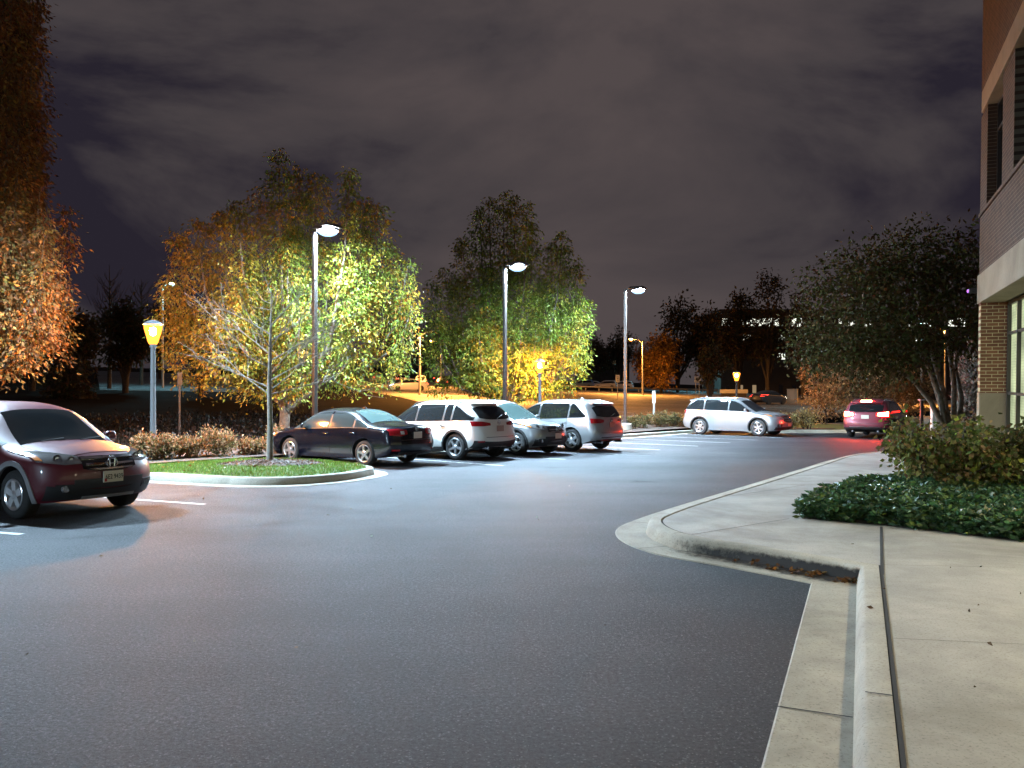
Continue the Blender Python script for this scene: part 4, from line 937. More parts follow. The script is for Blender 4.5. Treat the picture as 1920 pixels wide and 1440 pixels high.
cobra(1318, 150, 648, 1307, 'small teal light far behind the trees right of the orange-lit tree', 'teal lot lights', 'tealed'); cobra(1108, 190, 655, 1114, 'tiny teal light far away at the right flank of the green tree', 'teal lot lights', 'tealed')
# ------------------------------------------------------------------ trees and shrubs of the lot
t1 = [(525, 274, 560, 36), (560, 310, 560, 40), (590, 318, 560, 40), (645, 312, 600, 30), (690, 372, 600, 38), (670, 365, 600, 36), (490, 345, 600, 38), (455, 368, 600, 36), (425, 392, 620, 40), (385, 405, 640, 42), (350, 428, 650, 36), (335, 510, 700, 38), (745, 478, 690, 30), (715, 450, 730, 42), (665, 480, 755, 52), (610, 450, 740, 55), (540, 430, 750, 55), (480, 500, 760, 50), (415, 545, 755, 50), (365, 590, 725, 42), (560, 560, 750, 60), (640, 600, 760, 50), (752, 560, 700, 24), (500, 640, 765, 40)]
r1 = empty('pear_tree', (gx(532, 26.5), 26.5, R(gx(532, 26.5), 26.5)), 0, 'big upright tree turning yellow and orange behind the bare sapling', 'tree', 'upright pear trees')
t1 = [(x, yt, min(yb, 738 if abs(x-535) < 60 else 722), hw) for x, yt, yb, hw in t1]
plume_tree(r1, gx(548, 26.5), 26.5, t1, 2.9, .66, warm=(gx(560, 26.5), 3.4), lsize=.118)
t2 = [(945, 350, 560, 30), (965, 362, 560, 30), (920, 368, 580, 32), (985, 378, 580, 26), (905, 385, 600, 30), (995, 415, 600, 28), (875, 440, 620, 32), (1045, 432, 640, 30), (1030, 450, 660, 36), (1070, 480, 680, 30), (1085, 555, 700, 26), (845, 495, 660, 34), (822, 520, 690, 28), (870, 520, 730, 45), (920, 500, 730, 50), (970, 480, 735, 52), (1020, 520, 735, 48), (1060, 560, 735, 42), (830, 580, 745, 34), (950, 560, 745, 60), (1000, 600, 750, 45)]
r2 = empty('pear_tree', (gx(938, 38), 38, R(gx(938, 38), 38)), 0, 'big upright green tree behind the white and silver SUVs', 'tree', 'upright pear trees')
plume_tree(r2, gx(955, 38), 38, t2, 3.3, .46, [(.10, .145, .018, 5), (.16, .18, .024, 3), (.23, .19, .025, 1)], .135)
t0 = [(40, -200, 560, 46), (20, -230, 600, 60), (50, -60, 640, 36), (-30, -160, 560, 72.0), (0, -120, 600, 63.0), (12, -60, 560, 46.800000000000004), (30, 30, 600, 32.4), (12, 150, 640, 55.800000000000004), (40, 180, 640, 30.6), (37, 250, 650, 45.0), (60, 330, 650, 30.6), (68, 420, 660, 36.0), (103, 520, 655, 25.2), (68, 490, 660, 40.5), (32, 420, 700, 54.0), (0, 300, 700, 63.0), (-40, 200, 690, 63.0), (2, 520, 700, 45.0), (-90, -160, 690, 81.0), (-150, -100, 690, 81.0), (-60, 300, 700, 72.0), (93, 575, 655, 34.2), (-160, 200, 690, 72.0), (-8, 40, 640, 54.0), (-40, 40, 640, 63.0), (43, 540, 680, 36.0)]
r0 = empty('autumn_tree', (gx(-75, 23.5), 23.5, R(gx(-75, 23.5), 23.5)), 0, 'tall tree with rust-orange leaves cut off by the left edge', 'tree')
plume_tree(r0, gx(-75, 23.5), 23.5, t0, 3.6, .55, [(.17, .075, .022, 4), (.24, .12, .03, 3), (.12, .06, .02, 3), (.12, .10, .03, 1)], .13, 6)
# bare sapling in the island
rb = empty('bare_sapling', (T.x, T.y, mound(T)), 0, 'leafless young tree standing in the mulch ring of the grass island', 'tree')
tb = MB(); tb.tube([(0, 0, -.15), (0, 0, 0), (.01, 0, .8), (-.01, 0, 1.7), (.01, 0, 2.6), (.03, 0, 3.2), (.02, .05, 3.85)], [.10, .082, .066, .054, .036, .02, .007], 10)
tb.build('trunk', M['palebark'], rb, 60)
br = MB()
def limb(p, d, L, r, lev):
    pts = [p]; q = p.copy(); dd = d.normalized(); n = 5
    for i in range(n):
        dd = (dd+Vector((random.gauss(0, .10), random.gauss(0, .10), .03+random.gauss(0, .05)))).normalized(); q = q+dd*L/n; pts.append(q.copy())
        if lev < 3 and i >= 1:
            for _ in range(2 if lev < 2 else 1):
                if random.random() < .82:
                    s = Vector((random.gauss(0, 1), random.gauss(0, 1), random.gauss(.05, .5))).normalized(); limb(q.copy(), dd*.85+s*.65, L*random.uniform(.35, .6), r*.55, lev+1)
    br.tube(pts, [max(.0035, r*.68*(1-.8*i/n)) for i in range(n+1)], 5)
for k in range(12):
    z = 1.5+k*.15; a = k*2.4+.4; el = .40+.045*k; limb(Vector((0, 0, z)), Vector((math.cos(a), math.sin(a)*.8, el*.75)), random.uniform(1.35, 1.9)*(1-.03*k), .026, 1)
limb(Vector((0, 0, 3.2)), Vector((.1, 0, 1)), .7, .014, 2); limb(Vector((0, 0, 1.5)), Vector((-1, -.2, .62)), 1.5, .024, 1); limb(Vector((0, 0, 1.6)), Vector((1, -.2, .6)), 1.5, .024, 1); limb(Vector((0, 0, 1.9)), Vector((.9, .2, .8)), 1.5, .022, 1); limb(Vector((0, 0, 2.1)), Vector((-.9, -.3, .85)), 1.5, .022, 1); limb(Vector((0, 0, 2.5)), Vector((.6, -.3, .9)), 1.2, .02, 1)
br.build('branches', M['palebark'], rb, 60)
# dark undergrowth on the land between hedge and road
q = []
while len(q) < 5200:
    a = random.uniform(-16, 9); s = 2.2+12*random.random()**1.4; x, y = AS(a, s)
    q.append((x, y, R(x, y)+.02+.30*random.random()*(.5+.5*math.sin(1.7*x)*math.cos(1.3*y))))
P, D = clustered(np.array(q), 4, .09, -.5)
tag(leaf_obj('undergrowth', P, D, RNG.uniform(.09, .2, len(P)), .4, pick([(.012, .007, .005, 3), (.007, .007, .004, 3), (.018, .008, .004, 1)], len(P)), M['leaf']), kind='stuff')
# hedge bushes
BUSH = [(.22, .12, .06, 3), (.13, .09, .035, 2), (.27, .16, .085, 2), (.08, .07, .022, 1.5)]  # leaf colours take in the pinkish orange of the sodium lantern
def bush(x, y, z, w, h, n, label, group, pal=BUSH, ls=.075, name='hedge_bush', kk=5, stems=3):
    o = empty(name, (x, y, z), random.uniform(0, 6), label, 'bush', group)
    cr = [(0, 0, h*.5, w*.42, w*.42, h*.45)]
    for i in range(7):
        a = 6.283*i/7+random.uniform(-.3, .3); q = w*random.uniform(.2, .36); cr.append((q*math.cos(a), q*math.sin(a), h*random.uniform(.35, .8), w*.2, w*.2, h*random.uniform(.2, .33)))
    blob_tree(o, cr, n, ls, pal, .05, kk, -.5, (.02, .012), stems, wr=.5); return o
def bush_px(px, ptop, pw, s, label, group, n=420, **k):
    # on the bed line, s beyond the lamp posts
    q = (px-960)/F; Y = (s-P1.x*0+P1.x*N.x+P1.y*N.y)/(q*N.x+N.y); x = q*Y; z = max(.135, R(x, Y)+.02); h = zz(ptop, Y)-z
    return bush(x, Y, z, pw*Y/F*.92, h*1.28, n, label, group, **k)
g1 = 'bushes of the hedge by the grass island'
bush_px(278, 826, 60, .1, 'first low bush of the orange-lit hedge, beside the bonnet of the maroon SUV', g1)
bush_px(312, 828, 50, .0, 'low bush right under the orange lantern post', g1)
bush_px(352, 828, 58, .1, 'pinkish bush in the middle of the hedge, second left of the sapling gap', g1)
bush_px(405, 815, 85, .0, 'tallest and widest bush of the hedge behind the grass island', g1, n=480)
bush_px(472, 830, 64, -.1, 'low dark green bush close to the left of the sapling trunk', g1)
bush_px(520, 812, 50, .3, 'orange-lit bush behind the sapling trunk at the nose of the saloon', g1)
g2 = 'bushes of the hedge by the third lamp post'
for px, pt, pw, lb in ((1183, 790, 34, 'small bush next to the base of the third lamp post'), (1206, 786, 44, 'bush one step right of the third lamp post'), (1238, 781, 50, 'bush midway between third lamp post and side-on SUV'), (1264, 784, 44, 'bush right behind the tail of the side-on SUV')):
    bush_px(px, pt-4, pw, .2, lb, g2, n=300, ls=.075, pal=[(.12, .08, .03, 3), (.08, .07, .025, 3), (.05, .055, .02, 2)])
for (a, s, w, h, lb) in ((23.9, -3.3, 1.3, .85, 'straw-coloured bush in front of the nose of the side-on SUV'), (24.7, -4.3, 1.2, .85, 'middle straw-coloured bush on the verge right of the side-on SUV'), (25.6, -5.0, 1.5, 1.0, 'rounded bush at the right end of the verge, left of the braking SUV')):
    x, y = AS(a, s); bush(x, y, .15, w, h, 300, lb, 'bushes on the far verge', [(.30, .22, .09, 3), (.2, .15, .06, 3), (.12, .09, .04, 1)], .085)
# ground cover and the big shrubs by the pavement
bed = [(3.72, 10.28), (3.95, 11.05), (4.7, 12.1), (5.6, 13.2), (7.0, 14.3), (8.9, 14.0), (8.4, 11.5), (6.9, 7.9), (5.45, 8.66), (4.49, 9.72)]
flat('planting_bed', bed, .158, M['mulch'])
sc = scatter(bed, 3600); A = []
for x, y in sc:
    e = min(((Vector((x, y))-(Vector(bed[i])+(Vector(bed[(i+1) % 10])-Vector(bed[i]))*max(0, min(1, (Vector((x, y))-Vector(bed[i])).dot(Vector(bed[(i+1) % 10])-Vector(bed[i]))/(Vector(bed[(i+1) % 10])-Vector(bed[i])).length_squared)))).length) for i in range(10))
    hmax = .13+.13*min(1, e/.25)+.05*math.sin(3*x+1)*math.cos(2.6*y); A.append((x, y, .16+hmax*RNG.random()**(.35 if e > .3 else .9)))
    if e < .3: A += [(x+RNG.normal(0, .04), y+RNG.normal(0, .04), .16+hmax*RNG.random()) for _ in range(4)]
A = np.array(A); k = 8; P = np.repeat(A, k, 0); an = np.tile(np.arange(k)*6.283/k, len(A))+np.repeat(RNG.random(len(A))*6, k)
D = np.stack([np.cos(an), np.sin(an), RNG.normal(.25, .35, len(an))], 1)
tag(leaf_obj('ground_cover', P, D, RNG.uniform(.05, .115, len(P)), .5, pick([(.034, .075, .032, 4), (.05, .105, .036, 3), (.10, .14, .03, 1)], len(P), .35), M['glossleaf']), kind='stuff')
SH = [(.13, .13, .04, 4), (.17, .115, .05, 3), (.08, .105, .03, 3), (.22, .25, .04, .8)]
def shrub(x, y, w, h, n, label, pal=SH, ls=.085, rx=1.0):
    o = empty('leafy_shrub', (x, y, .155), random.uniform(0, 6), label, 'shrub', 'broad leaved shrubs by the building')
    cr = [(0, 0, h*.55, w*.40, w*.40, h*.40)]
    for i in range(14):
        a = 6.283*i/14+random.uniform(-.3, .3); q = w*random.uniform(.22, .45); cr.append((q*math.cos(a), q*math.sin(a), h*random.uniform(.25, .85), w*.17, w*.17, h*random.uniform(.13, .24)))
    blob_tree(o, cr, n, ls, pal, .07, 6, .25, (.02, .012), 5, 'darkbark', 'mattleaf', .72); return o
shrub(6.72, 12.35, 1.75, 1.22, 720, 'wide round shrub with olive and reddish leaves behind the dark ground cover')
shrub(8.15, 12.2, 1.55, 1.20, 520, 'darker shrub at the right edge under the lit office window', [(.07, .08, .028, 4), (.10, .075, .03, 3)])
bed2 = [(7.75, 16.0), (9.2, 18.6), (11.3, 21.8), (13.4, 23.4), (17, 24.2), (22, 22), (13, 15.6), (9.3, 16.25)]
flat('planting_bed', bed2, .157, M['turf'])
sc = scatter(bed2, 2200); A = np.array([(x, y, .16+.2*RNG.random()) for x, y in sc]); P, D = clustered(A, 6, .05, -.6)
tag(leaf_obj('ground_cover', P, D, RNG.uniform(.05, .1, len(P)), .4, pick([(.10, .12, .03, 3), (.16, .15, .05, 2), (.06, .08, .02, 2)], len(P)), M['leaf']), kind='stuff')
# multi-stemmed tree beside the building
xm, ym = gx(1783, 20.5), 20.5
rm = empty('multi_stem_tree', (xm, ym, .15), 0, 'dark spreading tree with several twisting stems beside the brick corner', 'tree')
cr = []
for (px, pt, pb, w) in ((1545, 545, 690, 52), (1600, 470, 640, 62), (1660, 445, 600, 65), (1720, 445, 590, 62), (1780, 432, 600, 60), (1820, 470, 640, 50), (1570, 600, 715, 45), (1630, 570, 720, 55), (1700, 560, 700, 58), (1770, 560, 690, 52), (1520, 620, 705, 28), (1840, 540, 660, 40), (1650, 640, 715, 40), (1600, 505, 560, 30), (1690, 430, 480, 30), (1560, 470, 560, 25)):
    for q in (-1.1, .9):
        cr.append((gx(px, ym)-xm, random.uniform(-.4, .4)+q, (zz(pt, ym)+zz(pb, ym))/2-.15, w*ym/F, .85, (zz(pt, ym)-zz(pb, ym))/2))
A = []; 
blob_tree(rm, cr, 3600, .12, [(.045, .05, .016, 4), (.055, .046, .018, 3), (.06, .036, .016, 2)], .16, 6, .3, (.001, .001), 0, mt='mattleaf')
tk = MB()
for (bx, pts) in ((0, [(1772, 800), (1755, 740), (1728, 690), (1690, 640), (1640, 580)]), (.1, [(1780, 800), (1775, 730), (1760, 660), (1735, 590), (1720, 500)]), (.2, [(1788, 800), (1796, 720), (1792, 640), (1790, 560), (1790, 480)]), (-.1, [(1768, 800), (1738, 752), (1700, 715), (1650, 685), (1590, 650)]), (.15, [(1797, 800), (1810, 745), (1806, 690), (1822, 630), (1825, 560)]), (.05, [(1776, 800), (1764, 735), (1748, 670), (1690, 600), (1620, 540)])):
    w = [(gx(p[0], ym)-xm, (i*.22)*(1 if bx > 0 else -1)*.8, zz(p[1], ym)-.15) for i, p in enumerate(pts)]
    tk.tube([(w[0][0]*.5, 0, -.1)]+w, [.085, .075, .062, .05, .036, .015], 7)
tk.build('trunk', M['bark'], rm, 60)
# ------------------------------------------------------------------ office building
bd = empty('office_building', (9.27, 15.9, .0), 0, 'brick office building with pale concrete bands and lit ground floor at the right edge', 'building')
ang = math.atan2(-.92, -.393)              # local x runs along the facade towards the viewer, local y goes into the building
bd.rotation_mode = 'QUATERNION'
bd.rotation_quaternion = (Matrix.Rotation(rad(1.4), 3, 'X')@Matrix.Rotation(ang, 3, 'Z')).to_quaternion()
def bbox(name, u0, u1, w0, w1, z0, z1, m, bevel=0): return MB().box(((u0+u1)/2, (w0+w1)/2, (z0+z1)/2), (u1-u0, w1-w0, z1-z0)).build(name, M[m], bd, None, bevel)
U = 24
w = MB()
def wb(u0, u1, z0, z1, w0=.0, w1=.35): w.box(((u0+u1)/2, (w0+w1)/2, (z0+z1)/2), (u1-u0, w1-w0, z1-z0))
wins = [(.55, 2.25)]+[(3.35+3.1*i, 5.45+3.1*i) for i in range(6)]
wb(-.3, U, 4.15, 5.36)
e = -.3
for a, b in wins: wb(e, a, 5.362, 7.298); e = b
wb(e, U, 5.362, 7.298); wb(-.3, U, 7.72, 13)
w.build('brick_wall', M['brick'], bd)
bbox('lintel_band', -.02, U, -.035, .30, 7.30, 7.718, 'precast', .01)
bbox('sill_course', -.31, U, -.03, .30, 5.30, 5.37, 'brick')
bbox('concrete_band', -.33, U, -.03, .42, 3.58, 4.148, 'precast', .012)
bbox('soffit', -.33, U, .42, 1.2, 3.60, 3.75, 'precast')
bbox('pier_brick', -.3, 0, .0, .45, 1.80, 3.578, 'brickend'); bbox('pier_base', -.31, .012, -.012, .462, -.2, 1.798, 'precast', .012)
bbox('end_wall', -.3, -.02, .452, 9, -.2, 13, 'brickend')
for a, b in wins:
    f = MB()
    for q in (a, b-.06): f.box((q+.03, .20, 6.33), (.06, .08, 1.93))
    for zq in (5.40, 6.78, 7.27): f.box(((a+b)/2, .20, zq), (b-a-.12, .078, .06))
    f.box(((a+b)/2, .20, 6.09), (.05, .076, 1.32))
    fo = f.build('window', M['frame'], bd); fo2 = MB().box(((a+b)/2, .23, 6.33), (b-a-.05, .02, 1.92)).build('pane', M['darkglass'], fo)
for i in range(22):
    u = .05+i; f = MB()
    f.box((u, .50, 1.85), (.055, .10, 3.4))
    for zq in (.19, 1.80, 2.96, 3.54): f.box((u+.5, .50, zq), (.944, .09, .05))
    fo = f.build('window', M['frame'], bd)
    MB().box((u+.5, .525, 1.85), (.944, .02, 3.34)).build('pane', M['litpane'], fo)
bbox('back_wall', -.02, U, 8.9, 9.0, -.2, 13, 'farwall'); bbox('roof', -.3, U, .352, 8.98, 12.6, 12.8, 'farwall'); bbox('floor_slab', 0, U, 1.21, 8.9, 3.8, 4.1, 'farwall'); bbox('plinth', .0, U, .44, .56, -.2, .165, 'precast')
for i in range(6):
    u = 6.6+3.0*i; MB().lathe([(0, -.012), (.10, -.012), (.10, .004)], 16, Matrix.Translation((u, .20, 3.58))).build('added_soffit_light', M['soffit_fill'], bd)  # unseen downlights added to brighten the pavement
sc_ = empty('security_camera', (0, 0, 0), 0, 'small security camera with a purple light on the corner of the concrete band', 'camera'); sc_.location = (9.25, 15.86, 3.83); sc_.rotation_euler = (0, 0, ang)
MB().box((0, -.10, .0), (.12, .14, .10)).build('housing', M['black'], sc_, None, .02); MB().lathe([(.035, 0), (.03, -.02), (0, -.03)], 12, Matrix.Translation((-.045, -.172, 0))@Matrix.Rotation(rad(-90), 4, 'X')).build('lens', M['purple'], sc_)
# ------------------------------------------------------------------ beyond the lot
def signpost(px, Y, ptop, pbot, w, label, two=False, hpan=None, m='signface', rz=0):
    x = gx(px, Y); z0 = R(x, Y); top = zz(ptop, Y)-z0; hp = hpan or .75
    o = empty('road_sign', (x, Y, z0), rz, label, 'sign')
    for q in ((-w*.28, w*.28) if two else (0,)): MB().box((q, .03, top/2-.1), (.06, .05, top+.2)).build('post', M['bronze' if m == 'bronze' else 'galv'], o, None, .008)
    pn = MB().box((0, -.015, top-hp/2), (w, .03, hp)).build('panel', M[m], o, None, .01)
    if m == 'signface':
        for k in range(3): MB().box((0, -.034, top-hp*(.28+.22*k)), (w*(.55-.1*k), .006, hp*.10)).build('lettering_bar', M['ink'], pn)
    return o
signpost(1158, 83, 703, 750, .42, 'small white road sign on a thin post left of the third lamp post')
signpost(1308, 98, 706, 745, .75, 'white sign on two posts above the tail of the side-on SUV', True)
signpost(337, 25, 698, 825, .14, 'narrow dark sign post standing right of the orange lantern post', False, .4, 'bronze', .5)
mk = empty('marker_post', (gx(1226, 42), 42, R(gx(1226, 42), 42)), 0, 'short marker post with a pale top between hedge and road', 'post')
MB().box((0, 0, .5), (.10, .06, 1.1)).build('post', M['galv'], mk, None, .01); MB().box((0, 0, 1.38), (.17, .05, .66)).build('panel', M['signface'], mk, None, .02)
gr = empty('guard_rail', (0, 0, 0), 0, 'long low rail along the far side of the road', 'guard rail')
L = [(-2, 132), (10, 132.2), (21, 132.5), (36, 140)]
rl = MB(); rl.tube([(x, y, R(x, y)+.62) for x, y in L], .16, 6); rl.build('rail', M['galv'], gr, 60)
for k in range(16):
    t = k/15*2.999; i = int(t); q = t-i; x = L[i][0]*(1-q)+L[i+1][0]*q; y = L[i][1]*(1-q)+L[i+1][1]*q
    MB().box((x, y+.2, R(x, y)+.3), (.14, .14, .8)).build('post', M['galv'], gr)
cb = empty('utility_cabinet', (gx(1486, 90), 90, R(gx(1486, 90), 90)), -.5, 'pale grey utility cabinet on the verge right of the side-on SUV', 'cabinet')
MB().box((0, 0, .78), (1.1, .7, 1.56), taper=(.97, .97)).build('housing', M['cabinet'], cb, None, .03); MB().box((0, -.36, .8), (.5, .02, 1.3)).build('door', M['galv'], cb, None, .01); MB().box((0, 0, 1.6), (1.18, .8, .06)).build('lid', M['galv'], cb, None, .01)
es = empty('low_sign_wall', (gx(1376, 112), 112, R(gx(1376, 112), 112)), -.1, 'low pale sign wall behind the third lantern', 'sign')
MB().box((0, 0, .85), (3.8, .3, .55)).build('panel', M['signface'], es, None, .02); MB().box((0, 0, .25), (3.4, .4, .65)).build('plinth', M['farwall'], es)
for q in (1728, 1750):
    o = empty('bollard', (gx(q, 30), 30, .1), 0, 'pale square post lit beside the braking SUV' if q == 1750 else 'dark thin post just right of the braking SUV', 'post')
    MB().box((0, 0, .55), (.16, .16, 1.3) if q == 1750 else (.10, .10, 1.9)).build('shaft', M['signface' if q == 1750 else 'bronze'], o, None, .01); MB().box((0, 0, 1.22 if q == 1750 else 1.52), (.19, .19, .05)).build('cap', M['galv'], o, None, .01)
# far cars
def far_proto(s, paint):
    o = empty('far_car', (0, 0, 0)); s.body().build('body', [M[paint], M['black']], o, 32, weld=True)
    for sg in (1, -1): side_patch(s, sg, lin(s.dlo[0], s.dlo[1]-.25, 14), lambda x: s.belt(x)+.02, lambda x: max(s.belt(x)+.05, s.top(x)-.13), .01, 'side_window', M['glass'], o, 3)
    end_patch(s, False, lin(-.6, .6, 7), cst(1.12 if s is not MZ else .99), cst(1.4 if s is not MZ else 1.02), .01, 'rear_window', M['glass'], o, 3)
    for x in (s.axr, s.axf):
        for sg in (1, -1): MB().lathe([(0, -.1), (s.rt, -.1), (s.rt, .1), (s.rim, .11), (0, .09)], 16, Matrix.Translation((x, sg*(s.W/2-.1), s.rt))@Matrix.Rotation(rad(-90*sg), 4, 'X')).build('wheel', M['rubber'], o, 40)
    for sg in (1, -1):
        end_patch(s, False, [sg*q for q in lin(.5, .85, 5)], cst(.82), cst(.98), .02, 'tail_light', M['tail'], o, 2); end_patch(s, True, [sg*q for q in lin(.5, .82, 5)], cst(.62), cst(.78), .02, 'headlight', M['farhead'], o, 2)
    return o
fp = {'suv': far_proto(CRV, 'dkpaint'), 'sal': far_proto(MZ, 'dkpaint')}; used = set()
def far_car(kind, px, Y, heading, paint, label, group, lit=True):
    if kind in used: o = copy_tree(fp[kind])
    else: o = fp[kind]; used.add(kind)
    x = gx(px, Y); o.location = (x, Y, R(x, Y)+.03); o.rotation_euler = (math.atan(.03)*0, -.0, rad(heading)); tag(o, label, 'car', group)
    for c in kids(o):
        nm = c.name.split('.')[0]
        if nm == 'body': c.material_slots[0].link = 'OBJECT'; c.material_slots[0].material = M[paint]
        if not lit and nm in ('tail_light', 'headlight'): c.material_slots[0].link = 'OBJECT'; c.material_slots[0].material = M['redlens' if nm == 'tail_light' else 'lampglass']
    return o
gT = 'cars moving on the road behind'
far_car('sal', 708, 150, 100, 'palepaint', 'pale car farthest left of the cars on the road, tail lights lit', gT)
far_car('suv', 752, 138, 100, 'dkpaint', 'dark car with lit tail lights left of the thin pole on the road', gT)
far_car('sal', 766, 92, 195, 'palepaint', 'pale car with bright head lights crossing the road nearest to the white SUV roof', gT)
far_car('suv', 789, 127, 98, 'palepaint', 'pale SUV with lit tail lights right behind the street light pole', gT)
far_car('sal', 828, 112, 96, 'dkpaint', 'dark car with red tail lights beneath the drooping twigs of the green tree', gT)
far_car('suv', 820, 175, 95, 'bluepaint', 'blue roofed car far up the road between the two big trees', gT)
far_car('sal', 1441, 82, 40, 'dkpaint', 'dark car with a red tail light driving off behind the verge bushes', gT)
gP = 'cars parked in the far lot'
for i, (px, Y, p, lb) in enumerate(((1092, 152, 'bluepaint', 'bluish car leftmost in the far lot under the green tree edge'), (1112, 156, 'palepaint', 'pale car second from the left in the far lot'), (1135, 150, 'palepaint', 'pale car left of the small road sign in the far lot'), (1150, 158, 'dkpaint', 'dark car beside the small road sign in the far lot'), (1166, 153, 'palepaint', 'pale car in the far lot right behind the third lamp post'))):
    far_car('sal' if i % 2 else 'suv', px, Y, 170, p, lb, gP, False)
# far buildings
def far_building(px0, px1, Y, ptop, label, rows, lit, name='office_block', d=14):
    x0, x1 = gx(px0, Y), gx(px1, Y); z0 = R((x0+x1)/2, Y); top = zz(ptop, Y)-z0; wd = x1-x0
    o = empty(name, ((x0+x1)/2, Y, z0), 0, label, 'building')
    MB().box((0, d/2, top/2-1), (wd, d, top+2)).build('wall', M['farwall'], o); MB().box((0, d/2, top+.2), (wd+.6, d+.6, .4)).build('roof', M['farwall'], o)
    for (pt, pb, ww, gap, chance, m) in rows:
        za, zb = zz(pb, Y)-z0, zz(pt, Y)-z0; n = int(wd/(ww+gap))
        for k in range(n):
            u = -wd/2+(k+.5)*wd/n
            MB().box((u, -.03, (za+zb)/2), (ww, .06, zb-za)).build('window', M[m if random.random() < chance else 'dim'], o)
    return o
far_building(1352, 1900, 150, 584, 'long dark office block with strips of lit windows behind the trees', [(597, 612, 1.9, .25, .62, 'farwin'), (628, 640, 1.3, 1.8, .28, 'farwin'), (662, 674, 1.4, 1.8, .10, 'farwin'), (722, 737, .7, 1.7, .25, 'farwin2')], 0)
far_building(1085, 1180, 240, 655, 'distant dark building with scattered small lights left of the third lamp post', [(662, 668, 1.2, 1.5, .15, 'farwin'), (676, 682, 1.2, 1.5, .2, 'farwin2'), (690, 697, 1.2, 1.5, .25, 'farwin')], 0)
far_building(560, 800, 250, 676, 'low distant building with pale lit openings behind the traffic', [(690, 698, 2.6, 1.6, .45, 'farwin')], 0)
# dark trees all round
def row_trees(lst, group):
    for (px, Y, pt, w, lb, pal, n, ls, pb) in lst: far_tree(px, Y, pt, w, lb, group, pal, n, ls, pbot=pb)
row_trees([(1240, 123, 622, 115, 'tree glowing orange under the street light across the road', [(.30, .16, .03, 3), (.2, .11, .03, 2)], 1100, .42, 728), (1205, 135, 640, 60, 'small orange-lit tree left of the bigger glowing one', RUST, 300, .45, 715),
  (1270, 138, 552, 130, 'dark tree standing behind the orange-lit tree', DARK, 700, .6, None), (1335, 132, 575, 110, 'dark tree left of the third lantern glow', DARK, 600, .6, None), (1385, 120, 545, 110, 'dark tree directly above the third lantern', DARK, 650, .55, 690), (1440, 114, 506, 135, 'tallest dark tree in front of the far office block', DARK, 560, .5, 700), (1505, 110, 535, 110, 'dark tree left of the multi-stemmed tree', DARK, 380, .5, 690),
  (1110, 170, 625, 90, 'dark tree at the right flank of the green tree', DARK, 400, .6, None), (1160, 175, 612, 90, 'dark tree behind the third lamp post', DARK, 400, .6, None), (1330, 70, 640, 0.1+60, 'low dark tree between orange tree and lantern', DARK, 300, .35, 720),
  (720, 165, 600, 110, 'dark tree behind the passing cars, right of the yellowing tree', DARK, 500, .6, 690), (790, 185, 585, 110, 'dark tree behind the street light between the big trees', DARK, 500, .6, 690), (850, 175, 600, 90, 'dark tree left behind the green tree', DARK, 450, .6, 690)], 'dark trees across the road')
row_trees([(235, 62, 560, 110, 'dark tree behind the lantern post, its trunk before the teal-lit lot', DARK, 700, .34, 690), (375, 58, 575, 120, 'dark tree behind the yellowing tree, its trunk before the teal-lit lot', DARK, 700, .34, 690), (150, 50, 585, 130, 'dark evergreen mass between the rust tree and the lantern', DARK, 1100, .3, 790), (60, 60, 600, 140, 'dark tree under the rust-orange crown at the left', DARK, 700, .34, 700), (300, 120, 565, 120, 'far dark tree above the teal-lit lot', DARK, 500, .5, None), (440, 130, 580, 120, 'far dark tree behind the sapling', DARK, 500, .5, None), (-10, 90, 585, 150, 'far dark tree at the left edge', DARK, 500, .5, None), (560, 140, 600, 140, 'far dark tree behind the big yellowing tree', DARK, 500, .5, None)], 'dark trees on the left')
def bare_tree(px, Y, ptop, w, label):
    x = gx(px, Y); z0 = R(x, Y); h = zz(ptop, Y)-z0; o = empty('leafless_tree', (x, Y, z0), 0, label, 'tree', 'leafless trees on the left'); b = MB(); t = MB()
    t.tube([(0, 0, -.2), (.1, 0, h*.4), (0, 0, h*.98)], [.2, .14, .02], 7); t.build('trunk', M['darkbark'], o, 60)
    for k in range(46):
        z = h*(.28+.6*random.random()); a = random.uniform(0, 6.283); l = w*Y/F*.5*random.uniform(.5, 1)*(1.15-z/h*.8); b.tube([(0, 0, z), (l*.5*math.cos(a), l*.5*math.sin(a), z+l*.5), (l*.8*math.cos(a+.2), l*.8*math.sin(a), z+l*1.1)], [.05, .03, .008], 4)
        for q in (.4, .7): b.tube([(l*q*math.cos(a), l*q*math.sin(a), z+l*q), (l*q*math.cos(a)+l*.4*math.cos(a+1), l*q*math.sin(a)+l*.4*math.sin(a+1), z+l*q+l*.55)], [.025, .006], 4)
    b.build('branches', M['darkbark'], o, 60)
bare_tree(205, 70, 492, 120, 'leafless tree with fine twigs against the sky behind the lantern post'); bare_tree(265, 85, 520, 110, 'leafless tree left of the tall teal street light')
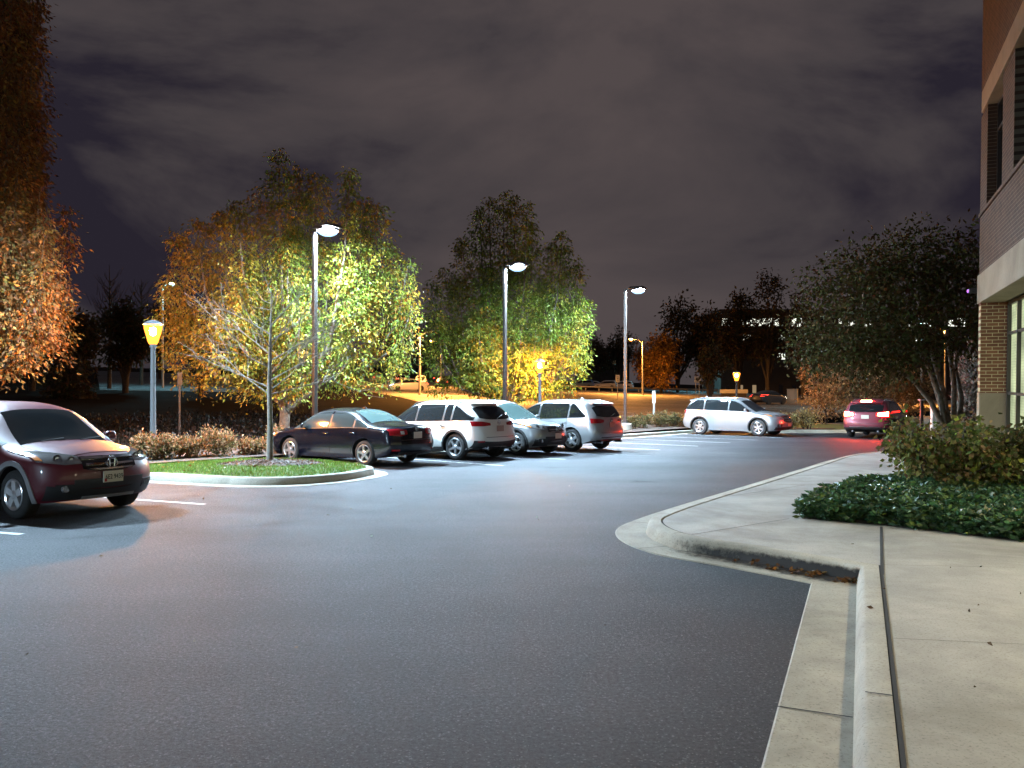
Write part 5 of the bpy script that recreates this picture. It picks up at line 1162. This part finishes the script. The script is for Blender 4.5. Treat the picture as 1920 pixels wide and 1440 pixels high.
# thicket behind the leaving car
TH = [(.30, .19, .09, 3), (.19, .13, .06, 3), (.36, .26, .14, 1.5), (.15, .08, .04, 2)]  # leaf colours brightened in place of lamplight on the thicket
for i, (px, Y, pt, w, lb) in enumerate(((1545, 47, 680, 95, 'brown twiggy thicket left of the braking SUV'), (1600, 45, 660, 110, 'brown twiggy thicket directly behind the braking SUV roof'), (1655, 46, 655, 110, 'tallest brown thicket above the right tail light of the braking SUV'), (1705, 48, 680, 90, 'brown thicket between braking SUV and multi-stemmed tree'), (1815, 31, 640, 60, 'pale grey-brown shrub squeezed against the brick corner'))):
    x = gx(px, Y); z0 = max(.1, R(x, Y)); h = zz(pt, Y)-z0
    bush(x, Y, z0, w*Y/F, h, 850, lb, 'thicket behind the exit', TH if i < 4 else [(.28, .24, .2, 2), (.2, .17, .13, 2)], .13, 'thicket', 6, 6)  # last shrub's palette is paled for headlight falling on it
# ------------------------------------------------------------------ sky, camera, render
W = bpy.data.worlds.new('World'); S.world = W; W.use_nodes = True; nt = W.node_tree; nt.nodes.clear(); L = nt.links.new
out = nd(nt, 'ShaderNodeOutputWorld'); bg = nd(nt, 'ShaderNodeBackground', Strength=1.0); tc = nd(nt, 'ShaderNodeTexCoord')
mp = nd(nt, 'ShaderNodeMapping'); mp.inputs['Scale'].default_value = (1.0, 1.0, 2.3); mp.inputs['Location'].default_value = (-1.62, .27, -.98); L(tc.outputs['Generated'], mp.inputs[0])
no = nd(nt, 'ShaderNodeTexNoise', Scale=1.7, Detail=8.0, Roughness=.56, Distortion=.4); L(mp.outputs[0], no.inputs['Vector'])
rp = nd(nt, 'ShaderNodeValToRGB'); L(no.outputs['Fac'], rp.inputs['Fac']); el = rp.color_ramp.elements
el[0].position = .39; el[0].color = (.0205, .0170, .0265, 1); el[1].position = .585; el[1].color = (.084, .067, .068, 1)
e = el.new(.475); e.color = (.058, .0485, .0525, 1)
L(rp.outputs[0], bg.inputs['Color']); L(bg.outputs[0], out.inputs[0])
cd = bpy.data.cameras.new('camera'); cam = bpy.data.objects.new('camera', cd); COL.objects.link(cam); S.camera = cam
cd.sensor_width = 36; cd.lens = 36*F/1920; cd.shift_y = (HZ-720)/1920; cam.location = (0, 0, H); cam.rotation_euler = (rad(90), 0, 0); cd.clip_end = 4000
S.view_settings.view_transform = 'Standard'; S.view_settings.look = 'None'; S.view_settings.exposure = 0; S.view_settings.gamma = 1
S.cycles.use_denoising = True; S.cycles.denoiser = 'OPENIMAGEDENOISE'; S.cycles.max_bounces = 5; S.cycles.diffuse_bounces = 2; S.cycles.glossy_bounces = 3; S.cycles.transmission_bounces = 3
S.cycles.sample_clamp_indirect = 4; S.cycles.use_light_tree = True; S.cycles.caustics_reflective = False; S.cycles.caustics_refractive = False
